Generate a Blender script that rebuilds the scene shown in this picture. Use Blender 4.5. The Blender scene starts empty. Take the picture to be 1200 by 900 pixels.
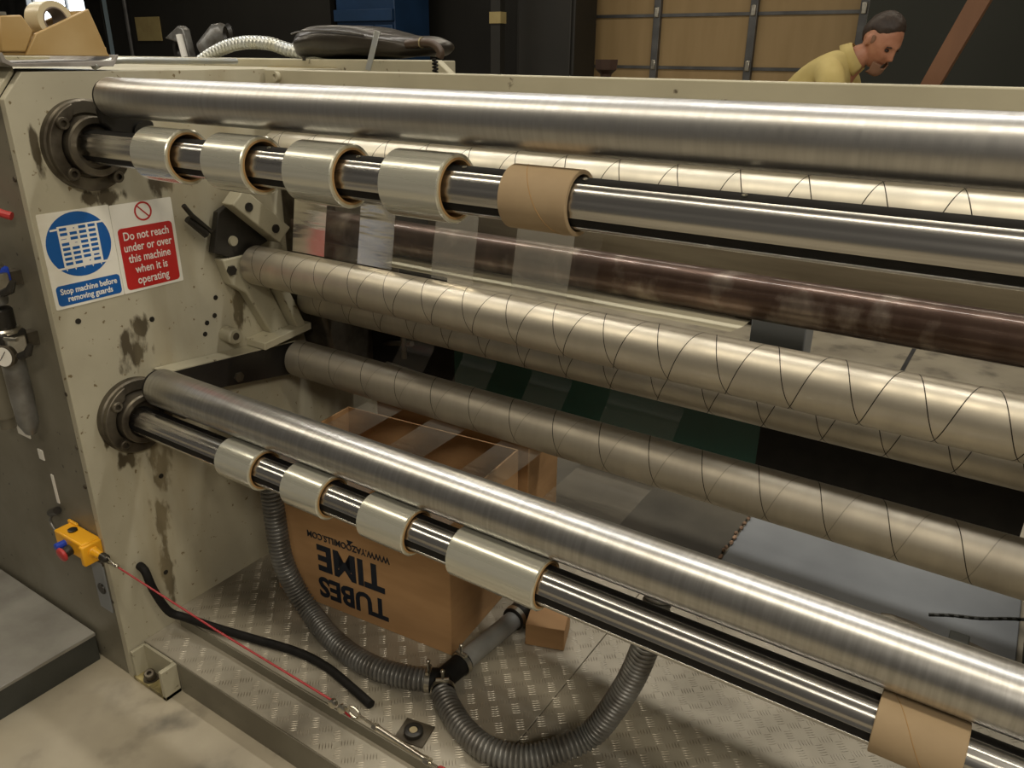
import bpy, bmesh, math, random
from mathutils import Vector, Matrix, noise
from math import sin, cos, pi, radians as RD

S = bpy.context.scene
C = S.collection
random.seed(7)

# ------------------------------------------------------------------ camera
cam_d = bpy.data.cameras.new('camera'); cam = bpy.data.objects.new('camera', cam_d); C.objects.link(cam)
Xc = Vector((1514, -399, 919.5)).normalized()
Zc = Vector((24, 2210, 919.5)); Zc = (Zc - Xc * Zc.dot(Xc)).normalized()
Yc = Zc.cross(Xc)
rot = Matrix((Xc, Yc, Zc))                      # world = rot @ camera
cam.matrix_world = Matrix.Translation((1.684, -0.791, 1.5)) @ rot.to_4x4()
cam_d.sensor_width = 36; cam_d.lens = 36 * 919.5 / 1200; cam_d.clip_start = 0.05
S.camera = cam

# ------------------------------------------------------------------ world, lamps, exposure
w = bpy.data.worlds.new('world'); S.world = w; w.use_nodes = True
w.node_tree.nodes['Background'].inputs[0].default_value = (1.0, 0.90, 0.76, 1)
w.node_tree.nodes['Background'].inputs[1].default_value = 0.085
S.view_settings.view_transform = 'Standard'; S.view_settings.look = 'None'
S.view_settings.gamma = 1; S.view_settings.exposure = 0.0; S.view_settings.use_curve_mapping = False

def lamp(name, loc, sx, sy, power, col, rx=0, rz=0):
    d = bpy.data.lights.new(name, 'AREA'); d.shape = 'RECTANGLE'; d.size = sx; d.size_y = sy
    d.energy = power; d.color = col
    o = bpy.data.objects.new(name, d); C.objects.link(o); o.location = loc; o.rotation_euler = (rx, 0, rz)
    return o
WARM = (1.0, 0.90, 0.74)
for i, x in enumerate((-6.0, -4.2, -2.4, -0.6, 1.2, 3.0)):
    lamp('fluorescent_tube_lamp', (x, 1.2, 3.5), 1.6, 0.10, 21, (1.0, 0.95, 0.86))
    lamp('fluorescent_tube_lamp', (x, -0.65, 3.5), 1.6, 0.24, 18, (1.0, 0.89, 0.70))
for i, x in enumerate((-6.5, -4.0, -1.5, 1.0, 3.5)):
    lamp('fluorescent_tube_lamp', (x, 4.6, 4.3), 1.9, 0.16, 24, WARM)
lamp('added_key_lamp', (3.6, -2.2, 3.4), 1.6, 0.3, 70, WARM, rx=RD(25), rz=RD(35))  # key lamp added to brighten the side plate, not a known fixture

# ------------------------------------------------------------------ materials
def rgb(r, g, b): return (r, g, b, 1)
MATS = {}
def mat(name, col, rough=0.5, metal=0.0, col2=None, scale=6.0, detail=6.0, lo=0.35, hi=0.65, bump=0.0, bscale=60.0,
        stretch=(1, 1, 1), rough2=None, coat=0.0, spec=None):
    m = bpy.data.materials.new(name); m.use_nodes = True
    nt = m.node_tree; N = nt.nodes; L = nt.links
    b = N['Principled BSDF']
    b.inputs['Base Color'].default_value = rgb(*col); b.inputs['Roughness'].default_value = rough
    b.inputs['Metallic'].default_value = metal; b.inputs['Coat Weight'].default_value = coat
    if spec is not None: b.inputs['Specular IOR Level'].default_value = spec
    tc = N.new('ShaderNodeTexCoord'); mp = N.new('ShaderNodeMapping'); mp.inputs['Scale'].default_value = stretch
    L.new(tc.outputs['Object'], mp.inputs[0])
    if col2 or rough2 is not None:
        n = N.new('ShaderNodeTexNoise'); n.inputs['Scale'].default_value = scale; n.inputs['Detail'].default_value = detail
        L.new(mp.outputs[0], n.inputs['Vector'])
        r = N.new('ShaderNodeMapRange'); r.inputs['From Min'].default_value = lo; r.inputs['From Max'].default_value = hi
        L.new(n.outputs['Fac'], r.inputs['Value'])
        if col2:
            mx = N.new('ShaderNodeMix'); mx.data_type = 'RGBA'
            mx.inputs[6].default_value = rgb(*col); mx.inputs[7].default_value = rgb(*col2)
            L.new(r.outputs[0], mx.inputs[0]); L.new(mx.outputs[2], b.inputs['Base Color']); m['mix'] = mx.name
        if rough2 is not None:
            rr = N.new('ShaderNodeMapRange'); rr.inputs['To Min'].default_value = rough; rr.inputs['To Max'].default_value = rough2
            L.new(r.outputs[0], rr.inputs['Value']); L.new(rr.outputs[0], b.inputs['Roughness'])
    if bump:
        n2 = N.new('ShaderNodeTexNoise'); n2.inputs['Scale'].default_value = bscale; n2.inputs['Detail'].default_value = 4
        L.new(mp.outputs[0], n2.inputs['Vector'])
        bp = N.new('ShaderNodeBump'); bp.inputs['Strength'].default_value = bump; bp.inputs['Distance'].default_value = 0.002
        L.new(n2.outputs['Fac'], bp.inputs['Height']); L.new(bp.outputs[0], b.inputs['Normal'])
    MATS[name] = m
    return m

def layer(m, col, scale, lo, hi, stretch=(1, 1, 1), detail=5, mask=None, rough=None):
    """a further patchy layer (dirt, chips) over the base colour; mask = list of (centre, radii) ellipsoids it keeps to"""
    nt = m.node_tree; N = nt.nodes; L = nt.links; b = N['Principled BSDF']
    tc = N.new('ShaderNodeTexCoord'); mp = N.new('ShaderNodeMapping'); mp.inputs['Scale'].default_value = stretch
    L.new(tc.outputs['Object'], mp.inputs[0])
    n = N.new('ShaderNodeTexNoise'); n.inputs['Scale'].default_value = scale; n.inputs['Detail'].default_value = detail
    L.new(mp.outputs[0], n.inputs['Vector'])
    fac = n.outputs['Fac']
    if mask:
        acc = None
        for c, rad in mask:
            mm = N.new('ShaderNodeMapping'); mm.vector_type = 'TEXTURE'
            mm.inputs['Location'].default_value = c; mm.inputs['Scale'].default_value = rad
            L.new(tc.outputs['Object'], mm.inputs[0])
            ln = N.new('ShaderNodeVectorMath'); ln.operation = 'LENGTH'; L.new(mm.outputs[0], ln.inputs[0])
            mr = N.new('ShaderNodeMapRange'); mr.inputs['From Min'].default_value = 1.15; mr.inputs['From Max'].default_value = 0.15
            mr.inputs['To Min'].default_value = -0.35; mr.inputs['To Max'].default_value = 0.26
            L.new(ln.outputs['Value'], mr.inputs['Value'])
            if acc is None: acc = mr.outputs[0]
            else:
                a = N.new('ShaderNodeMath'); a.operation = 'MAXIMUM'; L.new(acc, a.inputs[0]); L.new(mr.outputs[0], a.inputs[1]); acc = a.outputs[0]
        a = N.new('ShaderNodeMath'); a.operation = 'ADD'; L.new(fac, a.inputs[0]); L.new(acc, a.inputs[1]); fac = a.outputs[0]
    r = N.new('ShaderNodeMapRange'); r.inputs['From Min'].default_value = lo; r.inputs['From Max'].default_value = hi
    L.new(fac, r.inputs['Value'])
    mx = N.new('ShaderNodeMix'); mx.data_type = 'RGBA'; mx.inputs[7].default_value = rgb(*col)
    src = b.inputs['Base Color']
    if src.is_linked: L.new(src.links[0].from_socket, mx.inputs[6])
    else: mx.inputs[6].default_value = src.default_value
    L.new(r.outputs[0], mx.inputs[0]); L.new(mx.outputs[2], b.inputs['Base Color'])
    return m

M = MATS
cream = mat('cream_paint', (.44, .41, .30), .42, 0, (.37, .34, .245), 5, bump=.05, rough2=.6)
layer(cream, (.10, .08, .05), 34, .66, .72, mask=None)
plate = mat('cream_paint_stained', (.46, .43, .325), .42, 0, (.38, .35, .26), 4, bump=.05, rough2=.6)
layer(plate, (.075, .06, .035), 30, .52, .66, stretch=(1, 1.5, .6), detail=9, mask=[
    ((0, .175, .55), (.5, .055, .17)), ((0, .155, .40), (.5, .042, .18)), ((0, .142, .25), (.5, .042, .16)), ((0, .16, .86), (.5, .075, .09)),
    ((0, .30, 1.225), (.5, .06, .05)), ((0, .15, 1.215), (.5, .10, .035)), ((0, .47, .90), (.5, .045, .16)), ((0, .10, .60), (.5, .05, .05)), ((0, .06, .70), (.5, .02, .10)),
    ((0, .19, .91), (.5, .04, .06)), ((0, .04, 1.32), (.5, .02, .12))])
layer(plate, (.16, .12, .06), 60, .66, .70)
layer(plate, (.30, .25, .15), 2.2, .50, .80, stretch=(1, 3.0, .6))
front = mat('grey_green_paint', (.20, .185, .14), .4, 0, (.14, .125, .09), 3.5, bump=.05, rough2=.55)
layer(front, (.04, .035, .025), 45, .68, .72)
steel = mat('turned_steel', (.56, .555, .545), .34, 1, (.49, .485, .475), 9, stretch=(14, 1, 1), rough2=.39)
layer(steel, (.46, .44, .41), 3, .5, .8, stretch=(2, 1, 1))
steel2 = mat('brushed_steel', (.56, .555, .54), .32, 1, (.46, .455, .44), 14, stretch=(12, 1, 1))
layer(steel2, (.46, .44, .40), 4, .52, .8, stretch=(2.5, 1, 1))
chrome = mat('polished_shaft', (.72, .71, .68), .20, 1, (.42, .41, .40), 60, stretch=(.02, 1, 1), rough2=.28)
black = mat('black_rubber', (.010, .0095, .009), .6, 0, (.014, .013, .012), 30, spec=.15)
blackmetal = mat('black_metal', (.02, .018, .016), .38, .3, (.03, .027, .022), 12, bump=.1)
castiron = mat('oily_cast_iron', (.17, .15, .115), .40, .75, (.05, .04, .028), 14, bump=.25, bscale=40, rough2=.6)
rusty = mat('rust_brown_steel', (.13, .085, .065), .30, .75, (.07, .04, .028), 7, stretch=(2, 1, 1), rough2=.45, coat=.35)
layer(rusty, (.26, .21, .17), 10, .55, .7, stretch=(1.5, 1, 1))
film_roll = mat('wound_clear_film', (.70, .69, .60), .13, .55, (.50, .50, .43), 50, stretch=(.03, 1, 1), coat=.7, rough2=.3)  # axial colour streaks stand in for highlights on the film
film_side = mat('film_roll_edge', (.50, .46, .33), .45, 0, (.42, .38, .26), 40)
card = mat('cardboard_core', (.38, .28, .165), .75, 0, (.33, .24, .14), 14, bump=.1)
corecard = mat('core_inner_card', (.42, .25, .10), .8, 0, (.36, .21, .08), 14)
boxcard = mat('carton_board', (.46, .27, .125), .72, 0, (.41, .235, .105), 8, bump=.08, bscale=90, stretch=(1, 1, 4))
ink = mat('navy_ink', (.008, .012, .022), .6)
galv = mat('hose_grey', (.23, .23, .22), .38, .45, (.13, .12, .105), 20)
galv2 = mat('galvanised_hose', (.46, .48, .48), .36, .7, (.48, .48, .42), 20)
duct = mat('duct_tape_grey', (.30, .30, .29), .38, .3, (.22, .22, .21), 18, bump=.25, bscale=30)
tread = mat('checker_plate', (.46, .42, .34), .42, .35, (.33, .30, .235), 5, rough2=.58, bump=.06)
layer(tread, (.10, .085, .06), 3.0, .50, .78)
treadbar = mat('checker_plate_bars', (.52, .48, .40), .42, .55, (.24, .21, .16), 5)
concrete = mat('concrete', (.40, .355, .265), .62, 0, (.30, .265, .20), 3.5, bump=.12, bscale=50, detail=9)
layer(concrete, (.15, .135, .105), 7, .54, .74, detail=12)
layer(concrete, (.46, .415, .325), 2.6, .50, .80, detail=12)
greyslab = mat('dark_floor_slab', (.095, .085, .065), .5, 0, (.05, .045, .035), 4)
blueslab = mat('blue_grey_slab', (.25, .265, .28), .45, 0, (.20, .212, .225), 4)
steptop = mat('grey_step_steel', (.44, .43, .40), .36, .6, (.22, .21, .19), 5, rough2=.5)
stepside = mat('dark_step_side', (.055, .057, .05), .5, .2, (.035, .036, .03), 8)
white = mat('white_plastic', (.80, .78, .70), .4, 0, (.62, .57, .44), 9, lo=.5, hi=.8)
signblue = mat('sign_blue', (.008, .10, .36), .35)
signred = mat('sign_red', (.48, .02, .018), .35)
signwhite = mat('sign_white', (.82, .80, .74), .4)
yellow = mat('safety_yellow', (.85, .42, .015), .38)
redp = mat('red_plastic', (.45, .04, .04), .4)
redcord = mat('red_cord', (.38, .022, .03), .45)
bluep = mat('blue_plastic', (.02, .06, .45), .35)
zinc = mat('zinc_fittings', (.66, .63, .55), .28, 1, (.5, .47, .4), 40)
brass = mat('brass_edge', (.5, .42, .25), .4, .8)
leather = mat('black_leather', (.020, .017, .013), .30, 0, (.035, .029, .022), 9, bump=.8, bscale=30, spec=.35)
dullcream = mat('dull_cream_paint', (.27, .23, .16), .5, 0, (.15, .12, .08), 3, stretch=(.6, 1, 6))
tan = mat('tan_panel', (.36, .25, .12), .6, 0, (.32, .22, .10), 3, stretch=(3, 1, .4))
stile = mat('door_stile_steel', (.16, .16, .16), .4, .6, (.10, .10, .10), 6)
darkwall = mat('dark_wall', (.011, .010, .008), .8, 0, (.016, .015, .012), 1.2)
darksteel = mat('dark_cabinet', (.016, .0155, .013), .55, 0, (.024, .022, .018), 2)
bluelocker = mat('blue_locker', (.015, .05, .13), .5, 0, (.012, .04, .10), 3)
brownbeam = mat('brown_timber', (.27, .13, .065), .6, 0, (.21, .10, .05), 5, stretch=(1, 1, .2))
ceil = mat('dark_ceiling', (.05, .045, .035), .8)
paper = mat('yellow_notice', (.42, .34, .15), .6, 0, (.36, .28, .12), 6)
ochre = mat('ochre_plastic', (.46, .33, .16), .5, 0, (.36, .23, .08), 5)
greytray = mat('grey_painted_tray', (.33, .31, .29), .5, 0, (.20, .18, .16), 14)
green = mat('dark_green_guard', (.004, .055, .042), .45, 0, (.003, .04, .03), 3)
skin = mat('skin', (.52, .25, .15), .5, 0, (.44, .19, .11), 25)
hair = mat('dark_hair', (.030, .018, .012), .55, 0, (.05, .032, .022), 60, stretch=(1, 1, .3))
beard = mat('grey_beard', (.26, .14, .085), .9)
polo = mat('pale_yellow_cotton', (.62, .50, .20), .8, 0, (.56, .44, .16), 10, bump=.2)
trouser = mat('dark_trousers', (.02, .022, .03), .8)
eyew = mat('eye_dark', (.03, .018, .015), .4)
glassy = mat('gauge_face', (.80, .78, .72), .25)

def emat(name, col, st):
    m = bpy.data.materials.new(name); m.use_nodes = True; N = m.node_tree.nodes; N.clear()
    e = N.new('ShaderNodeEmission'); e.inputs[0].default_value = rgb(*col); e.inputs[1].default_value = st
    o = N.new('ShaderNodeOutputMaterial'); m.node_tree.links.new(e.outputs[0], o.inputs[0]); return m
daylight = emat('daylight_pane', (.88, .95, 1.0), 5)

def film_mat(name, haze, gloss, col):
    m = bpy.data.materials.new(name); m.use_nodes = True; nt = m.node_tree; N = nt.nodes; L = nt.links; N.clear()
    out = N.new('ShaderNodeOutputMaterial')
    tr = N.new('ShaderNodeBsdfTransparent'); tr.inputs[0].default_value = (.97, .96, .93, 1)
    df = N.new('ShaderNodeBsdfDiffuse'); df.inputs[0].default_value = rgb(*col)
    gl = N.new('ShaderNodeBsdfGlossy'); gl.inputs['Roughness'].default_value = .16; gl.inputs[0].default_value = (1, .98, .92, 1)
    n = N.new('ShaderNodeTexNoise'); n.inputs['Scale'].default_value = 5; n.inputs['Detail'].default_value = 2
    tc = N.new('ShaderNodeTexCoord'); mp = N.new('ShaderNodeMapping'); mp.inputs['Scale'].default_value = (1, 8, 8)
    L.new(tc.outputs['Object'], mp.inputs[0]); L.new(mp.outputs[0], n.inputs['Vector'])
    bp = N.new('ShaderNodeBump'); bp.inputs['Strength'].default_value = .25; bp.inputs['Distance'].default_value = .01
    L.new(n.outputs['Fac'], bp.inputs['Height']); L.new(bp.outputs[0], gl.inputs['Normal'])
    m1 = N.new('ShaderNodeMixShader'); m1.inputs[0].default_value = haze
    L.new(tr.outputs[0], m1.inputs[1]); L.new(df.outputs[0], m1.inputs[2])
    fr = N.new('ShaderNodeFresnel'); fr.inputs[0].default_value = 1.5
    mu = N.new('ShaderNodeMath'); mu.operation = 'MULTIPLY'; mu.inputs[1].default_value = gloss; L.new(fr.outputs[0], mu.inputs[0])
    m2 = N.new('ShaderNodeMixShader'); L.new(mu.outputs[0], m2.inputs[0]); L.new(m1.outputs[0], m2.inputs[1]); L.new(gl.outputs[0], m2.inputs[2])
    L.new(m2.outputs[0], out.inputs[0]); return m
film_haze = film_mat('clear_film_strip', .24, .9, (.62, .60, .54))
film_low = film_mat('clear_film_strip_low', .20, 1.3, (.50, .48, .44))
film_back = film_mat('clear_film_strip_back', .07, .7, (.50, .48, .44))
film_wide = film_mat('film_wide_sheen', .88, .25, (.74, .70, .54))  # reflected light put into the colour as a near-opaque cream
film_clear = film_mat('clear_film_thin', .03, .7, (.62, .60, .54))

def spiral_mat(name, x0, lead, ang, col=(.62, .58, .50), rough=.42, wd=.008, s0=1):
    m = mat(name, col, rough, .85, tuple(c * .84 for c in col), 5, stretch=(3, 1, 1), rough2=rough + .1)
    nt = m.node_tree; N = nt.nodes; L = nt.links; b = N['Principled BSDF']
    def math_(op, a, bb=None):
        q = N.new('ShaderNodeMath'); q.operation = op
        for i, v in enumerate((a, bb)):
            if v is None: continue
            if isinstance(v, (int, float)): q.inputs[i].default_value = v
            else: L.new(v, q.inputs[i])
        return q.outputs[0]
    tc = N.new('ShaderNodeTexCoord'); sp = N.new('ShaderNodeSeparateXYZ'); L.new(tc.outputs['Object'], sp.inputs[0])
    th = math_('DIVIDE', math_('ARCTAN2', sp.outputs[2], sp.outputs[1]), 2 * pi)
    th = math_('SUBTRACT', th, ang / 360)
    xx = math_('DIVIDE', math_('SUBTRACT', sp.outputs[0], x0), lead)
    masks = []
    for s in ('ADD', 'SUBTRACT'):
        a = math_('FRACT', math_('ADD', math_(s, xx, th), 0.5))
        a = math_('ABSOLUTE', math_('SUBTRACT', a, 0.5))
        masks.append(math_('LESS_THAN', a, wd))
    k = math_('MAXIMUM', masks[0] if s0 == 1 else math_('MULTIPLY', masks[0], s0), masks[1])
    mx = N.new('ShaderNodeMix'); mx.data_type = 'RGBA'; mx.inputs[7].default_value = (.035, .03, .022, 1)
    L.new(b.inputs['Base Color'].links[0].from_socket, mx.inputs[6]); L.new(k, mx.inputs[0]); L.new(mx.outputs[2], b.inputs['Base Color'])
    bp = N.new('ShaderNodeBump'); bp.inputs['Strength'].default_value = .6; bp.inputs['Distance'].default_value = -.002; bp.invert = False
    L.new(k, bp.inputs['Height']); L.new(bp.outputs[0], b.inputs['Normal'])
    return m

# ------------------------------------------------------------------ mesh builder
def frame(d):
    d = Vector(d).normalized()
    a = Vector((0, 0, 1)) if abs(d.z) < .9 else Vector((0, 1, 0))
    u = d.cross(a).normalized(); return u, d.cross(u).normalized()

class MB:
    def __init__(s): s.v = []; s.f = []
    def add(s, vs, fs):
        o = len(s.v); s.v += [Vector(p) for p in vs]; s.f += [tuple(i + o for i in f) for f in fs]; return s
    def box(s, a, b, R=None, c=None):
        (x0, y0, z0), (x1, y1, z1) = a, b
        vs = [Vector(p) for p in ((x0, y0, z0), (x1, y0, z0), (x1, y1, z0), (x0, y1, z0), (x0, y0, z1), (x1, y0, z1), (x1, y1, z1), (x0, y1, z1))]
        if R is not None:
            c = Vector(c) if c is not None else sum(vs, Vector()) / 8
            vs = [c + R @ (p - c) for p in vs]
        return s.add(vs, [(0, 3, 2, 1), (4, 5, 6, 7), (0, 1, 5, 4), (1, 2, 6, 5), (2, 3, 7, 6), (3, 0, 4, 7)])
    def lathe(s, p0, d, prof, n=32, closed=False, a0=0.0):
        """prof: list of (distance along d, radius)"""
        p0 = Vector(p0); d = Vector(d).normalized(); u, w_ = frame(d); vs = []; k = len(prof)
        for t, r in prof:
            for i in range(n):
                a = a0 + 2 * pi * i / n; vs.append(p0 + d * t + (u * cos(a) + w_ * sin(a)) * r)
        fs = []
        m = k if closed else k - 1
        for j in range(m):
            j2 = (j + 1) % k
            for i in range(n):
                i2 = (i + 1) % n; fs.append((j * n + i, j * n + i2, j2 * n + i2, j2 * n + i))
        if not closed:
            fs.append(tuple(range(n - 1, -1, -1))); fs.append(tuple((k - 1) * n + i for i in range(n)))
        return s.add(vs, fs)
    def cyl(s, a, b, r, n=24, r2=None):
        a = Vector(a); b = Vector(b); return s.lathe(a, b - a, [(0, r), ((b - a).length, r if r2 is None else r2)], n)
    def tube(s, pts, r, n=12, cap=True):
        pts = [Vector(p) for p in pts]; k = len(pts)
        rr = r if isinstance(r, (list, tuple)) else [r] * k
        vs = []; u = None
        for i, p in enumerate(pts):
            t = (pts[min(i + 1, k - 1)] - pts[max(i - 1, 0)]).normalized()
            if u is None: u, _ = frame(t)
            u = (u - t * u.dot(t)).normalized(); w_ = t.cross(u)
            for j in range(n):
                a = 2 * pi * j / n; vs.append(p + (u * cos(a) + w_ * sin(a)) * rr[i])
        fs = [(i * n + j, i * n + (j + 1) % n, (i + 1) * n + (j + 1) % n, (i + 1) * n + j) for i in range(k - 1) for j in range(n)]
        if cap: fs += [tuple(range(n - 1, -1, -1)), tuple((k - 1) * n + j for j in range(n))]
        return s.add(vs, fs)
    def prism(s, poly, axis, a, b):
        """poly of 2D points in the plane across axis; extruded from a to b"""
        def P(q, t):
            if axis == 0: return Vector((t, q[0], q[1]))
            if axis == 1: return Vector((q[0], t, q[1]))
            return Vector((q[0], q[1], t))
        n = len(poly); vs = [P(q, a) for q in poly] + [P(q, b) for q in poly]
        fs = [tuple(range(n - 1, -1, -1)), tuple(range(n, 2 * n))] + [(i, (i + 1) % n, (i + 1) % n + n, i + n) for i in range(n)]
        return s.add(vs, fs)
    def ball(s, c, rad, n=16, m=10, R=None):
        c = Vector(c); rad = Vector(rad) if not isinstance(rad, (int, float)) else Vector((rad,) * 3); vs = []
        for j in range(1, m):
            for i in range(n):
                q = Vector((rad.x * sin(pi * j / m) * cos(2 * pi * i / n), rad.y * sin(pi * j / m) * sin(2 * pi * i / n), rad.z * cos(pi * j / m)))
                vs.append(c + (R @ q if R else q))
        for z in (1, -1):
            q = Vector((0, 0, rad.z * z)); vs.append(c + (R @ q if R else q))
        T = (m - 1) * n; fs = [(j * n + i, (j + 1) * n + i, (j + 1) * n + (i + 1) % n, j * n + (i + 1) % n) for j in range(m - 2) for i in range(n)]
        fs += [(i, (i + 1) % n, T) for i in range(n)] + [((m - 2) * n + (i + 1) % n, (m - 2) * n + i, T + 1) for i in range(n)]
        return s.add(vs, fs)

ORG = {}
def build(name, mb, m, parent=None, bevel=0, smooth=True, ang=35, kind=None, org=None):
    o_ = Vector(org) if org is not None else (ORG[parent.name] if parent else Vector((0, 0, 0)))
    me = bpy.data.meshes.new(name); me.from_pydata([tuple(v - o_) for v in mb.v], [], mb.f)
    bm = bmesh.new(); bm.from_mesh(me); bmesh.ops.recalc_face_normals(bm, faces=bm.faces); bm.to_mesh(me); bm.free()
    me.materials.append(m)
    if smooth:
        me.polygons.foreach_set('use_smooth', [True] * len(me.polygons)); me.set_sharp_from_angle(angle=RD(ang))
    ob = bpy.data.objects.new(name, me); C.objects.link(ob)
    if parent: ob.parent = parent; ob.location = o_ - ORG[parent.name]
    else: ob.location = o_
    ORG[ob.name] = o_
    if bevel:
        q = ob.modifiers.new('bevel', 'BEVEL'); q.width = bevel; q.segments = 2; q.limit_method = 'ANGLE'
    if kind: ob['kind'] = kind
    return ob
def tag(o, label, cat, group=None):
    o['label'] = label; o['category'] = cat
    if group: o['group'] = group
    return o
def thing(name, label, cat, loc=(0, 0, 0), group=None):
    o = bpy.data.objects.new(name, None); C.objects.link(o); o.location = loc; o.empty_display_size = .1
    ORG[o.name] = Vector(loc); return tag(o, label, cat, group)
def struct(name, mb, m, **k):
    o = build(name, mb, m, **k); o['kind'] = 'structure'; return o
def lab(o, label): o['label'] = label; return o

def text_mesh(name, body, size, m, parent, origin, u, v, ext=.0006, sx=1.0, bold=0.0, align='CENTER'):
    cu = bpy.data.curves.new('t', 'FONT'); cu.body = body; cu.size = size; cu.extrude = ext; cu.align_x = align; cu.align_y = 'CENTER'
    cu.offset = bold; cu.resolution_u = 3
    t = bpy.data.objects.new('t', cu); C.objects.link(t)
    dg = bpy.context.evaluated_depsgraph_get(); me = bpy.data.meshes.new_from_object(t.evaluated_get(dg))
    bpy.data.objects.remove(t); bpy.data.curves.remove(cu)
    u = Vector(u).normalized(); v = Vector(v).normalized(); n = u.cross(v); org = Vector(origin) - ORG[parent.name]
    for vt in me.vertices: vt.co = org + u * vt.co.x * sx + v * vt.co.y + n * vt.co.z
    me.materials.clear(); me.materials.append(m); me.name = name
    ob = bpy.data.objects.new(name, me); C.objects.link(ob); ob.parent = parent; ORG[ob.name] = ORG[parent.name]
    return ob

def spline(pts, step):
    """Catmull-Rom through pts, resampled evenly"""
    P = [Vector(p) for p in pts]; P = [P[0] * 2 - P[1]] + P + [P[-1] * 2 - P[-2]]; out = []
    for i in range(1, len(P) - 2):
        for k in range(24):
            t = k / 24; a, b, c, d = P[i - 1:i + 3]
            out.append(.5 * ((2 * b) + (c - a) * t + (2 * a - 5 * b + 4 * c - d) * t * t + (3 * b - a - 3 * c + d) * t ** 3))
    out.append(P[-2]); res = [out[0]]; acc = 0
    for a, b in zip(out, out[1:]):
        L_ = (b - a).length; t = step - acc
        while t <= L_:
            res.append(a.lerp(b, t / L_)); t += step
        acc = (acc + L_) % step
    return res

XR = 2.25      # inner face of the far side plate

# ------------------------------------------------------------------ the setting
struct('floor', MB().box((-16, -4, -.05), (8, 9, 0)), concrete, smooth=False)
struct('wall_back', MB().box((-16, 7.3, 0), (8, 7.4, 5.2)), darkwall, smooth=False)
struct('wall_left', MB().box((-16.1, -4, 0), (-16, 7.4, 5.2)), darkwall, smooth=False)
struct('ceiling', MB().box((-16, -4, 5.2), (8, 7.4, 5.3)), ceil, smooth=False)
wf = MB(); x0, x1, z0, z1 = -13.55, -11.55, 1.2, 3.0
for a, b in (((x0 - .08, z0 - .08), (x1 + .08, z0)), ((x0 - .08, z1), (x1 + .08, z1 + .08)), ((x0 - .08, z0), (x0, z1)), ((x1, z0), (x1 + .08, z1)), ((x1 - 1.02, z0), (x1 - .98, z1))):
    wf.box((a[0], 7.2, a[1]), (b[0], 7.3, b[1]))
wn = struct('window_1', wf, stile, smooth=False)
build('pane', MB().box((x0, 7.24, z0), (x1, 7.26, z1)), daylight, wn, smooth=False)

# sectional overhead door, panel by panel
dr = bpy.data.objects.new('door_1', None); C.objects.link(dr); dr.location = (-.85, 6.95, 0); dr['kind'] = 'structure'; ORG[dr.name] = Vector((-.85, 6.95, 0))
xs = [-2.68, -1.76, -.82, .12]
zs = [0, .46, .94, 1.425, 1.89, 2.36, 2.83]
for i in range(3):
    for j in range(6):
        build('door_panel', MB().box((xs[i] + .03, 6.98, zs[j] + .012), (xs[i + 1] - .03, 7.02, zs[j + 1] - .012)), tan, dr, bevel=.004)
for x in xs: 
    build('stile', MB().box((x - .035, 6.93, 0), (x + .035, 7.03, 2.85)), stile, dr, bevel=.004)
for z in zs[1:-1]:
    build('rail', MB().box((xs[0], 6.965, z - .014), (xs[-1], 7.01, z + .014)), stile, dr)
for x in xs[1:]:
    for z in zs[1:-1]:
        build('hinge', MB().box((x - .022, 6.915, z - .02), (x + .022, 6.935, z + .07)), zinc, dr, bevel=.006)
build('guide_track', MB().box((-2.80, 6.85, 0), (-2.77, 6.98, 2.9)).box((.17, 6.85, 0), (.20, 6.98, 2.9)), zinc, dr)

# ------------------------------------------------------------------ background things
def bg(name, label, cat, mb, m, **k): return tag(build(name, mb, m, org=None, **k), label, cat)
t = thing('steel_locker', 'blue steel locker with ribbed door in the dark behind the bag', 'locker', (-5.6, 6.5, 0))
build('body', MB().box((-5.5, 6.4, 0), (-4.62, 7.0, 2.6)), bluelocker, t, bevel=.01)
for x in (-5.47, -5.18, -4.89):
    build('door_panel', MB().box((x, 6.37, .1), (x + .25, 6.4, 1.82)), bluelocker, t, bevel=.008)
build('frame_rail', MB().box((-5.5, 6.35, 1.86), (-4.62, 6.4, 1.98)), bluelocker, t, bevel=.005)
t = thing('tall_cabinet', 'tall black cabinet left of the tan sectional door', 'cabinet', (-3.4, 6.6, 0))
build('body', MB().box((-3.02, 6.4, 0), (-2.36, 6.84, 2.7)), darksteel, t, bevel=.01)
build('door', MB().box((-2.99, 6.375, .1), (-2.39, 6.4, 2.6)), darksteel, t, bevel=.01)
t = thing('warning_post', 'thin dark post with a small yellow band left of the black cabinet', 'post', (-3.72, 6.0, 0))
build('post', MB().box((-3.06, 6.0, 0), (-2.95, 6.08, 2.6)), darksteel, t)
lab(build('yellow_band', MB().box((-3.07, 5.99, 1.80), (-2.94, 6.09, 1.90)), paper, t), 'dull yellow band on a dark post')
t = thing('partition_panel', 'large black partition panel behind the flexible hose, with a thin steel edge strip', 'partition', (-9, 6.6, 0))
build('panel', MB().box((-10.38, 6.6, 0), (-5.8, 6.68, 3.2)), darkwall, t)
build('edge_strip', MB().tube([(-9.88, 6.57, 0), (-9.88, 6.57, 3.2)], .03, 8), stile, t)
tag(build('paper_notice', MB().box((-9.70, 6.575, 1.67), (-9.14, 6.595, 1.98), ), paper), 'square yellow notice fixed to the black partition', 'notice')
tag(build('blue_column', MB().box((-11.24, 7.05, 0), (-10.93, 7.2, 3.4)), mat('daylit_blue', (.55, .72, .85), .5), bevel=.01), 'blue column, daylight painted into its pale colour, beside the bright window', 'column')  # daylight from the window put into the pale blue colour
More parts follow.
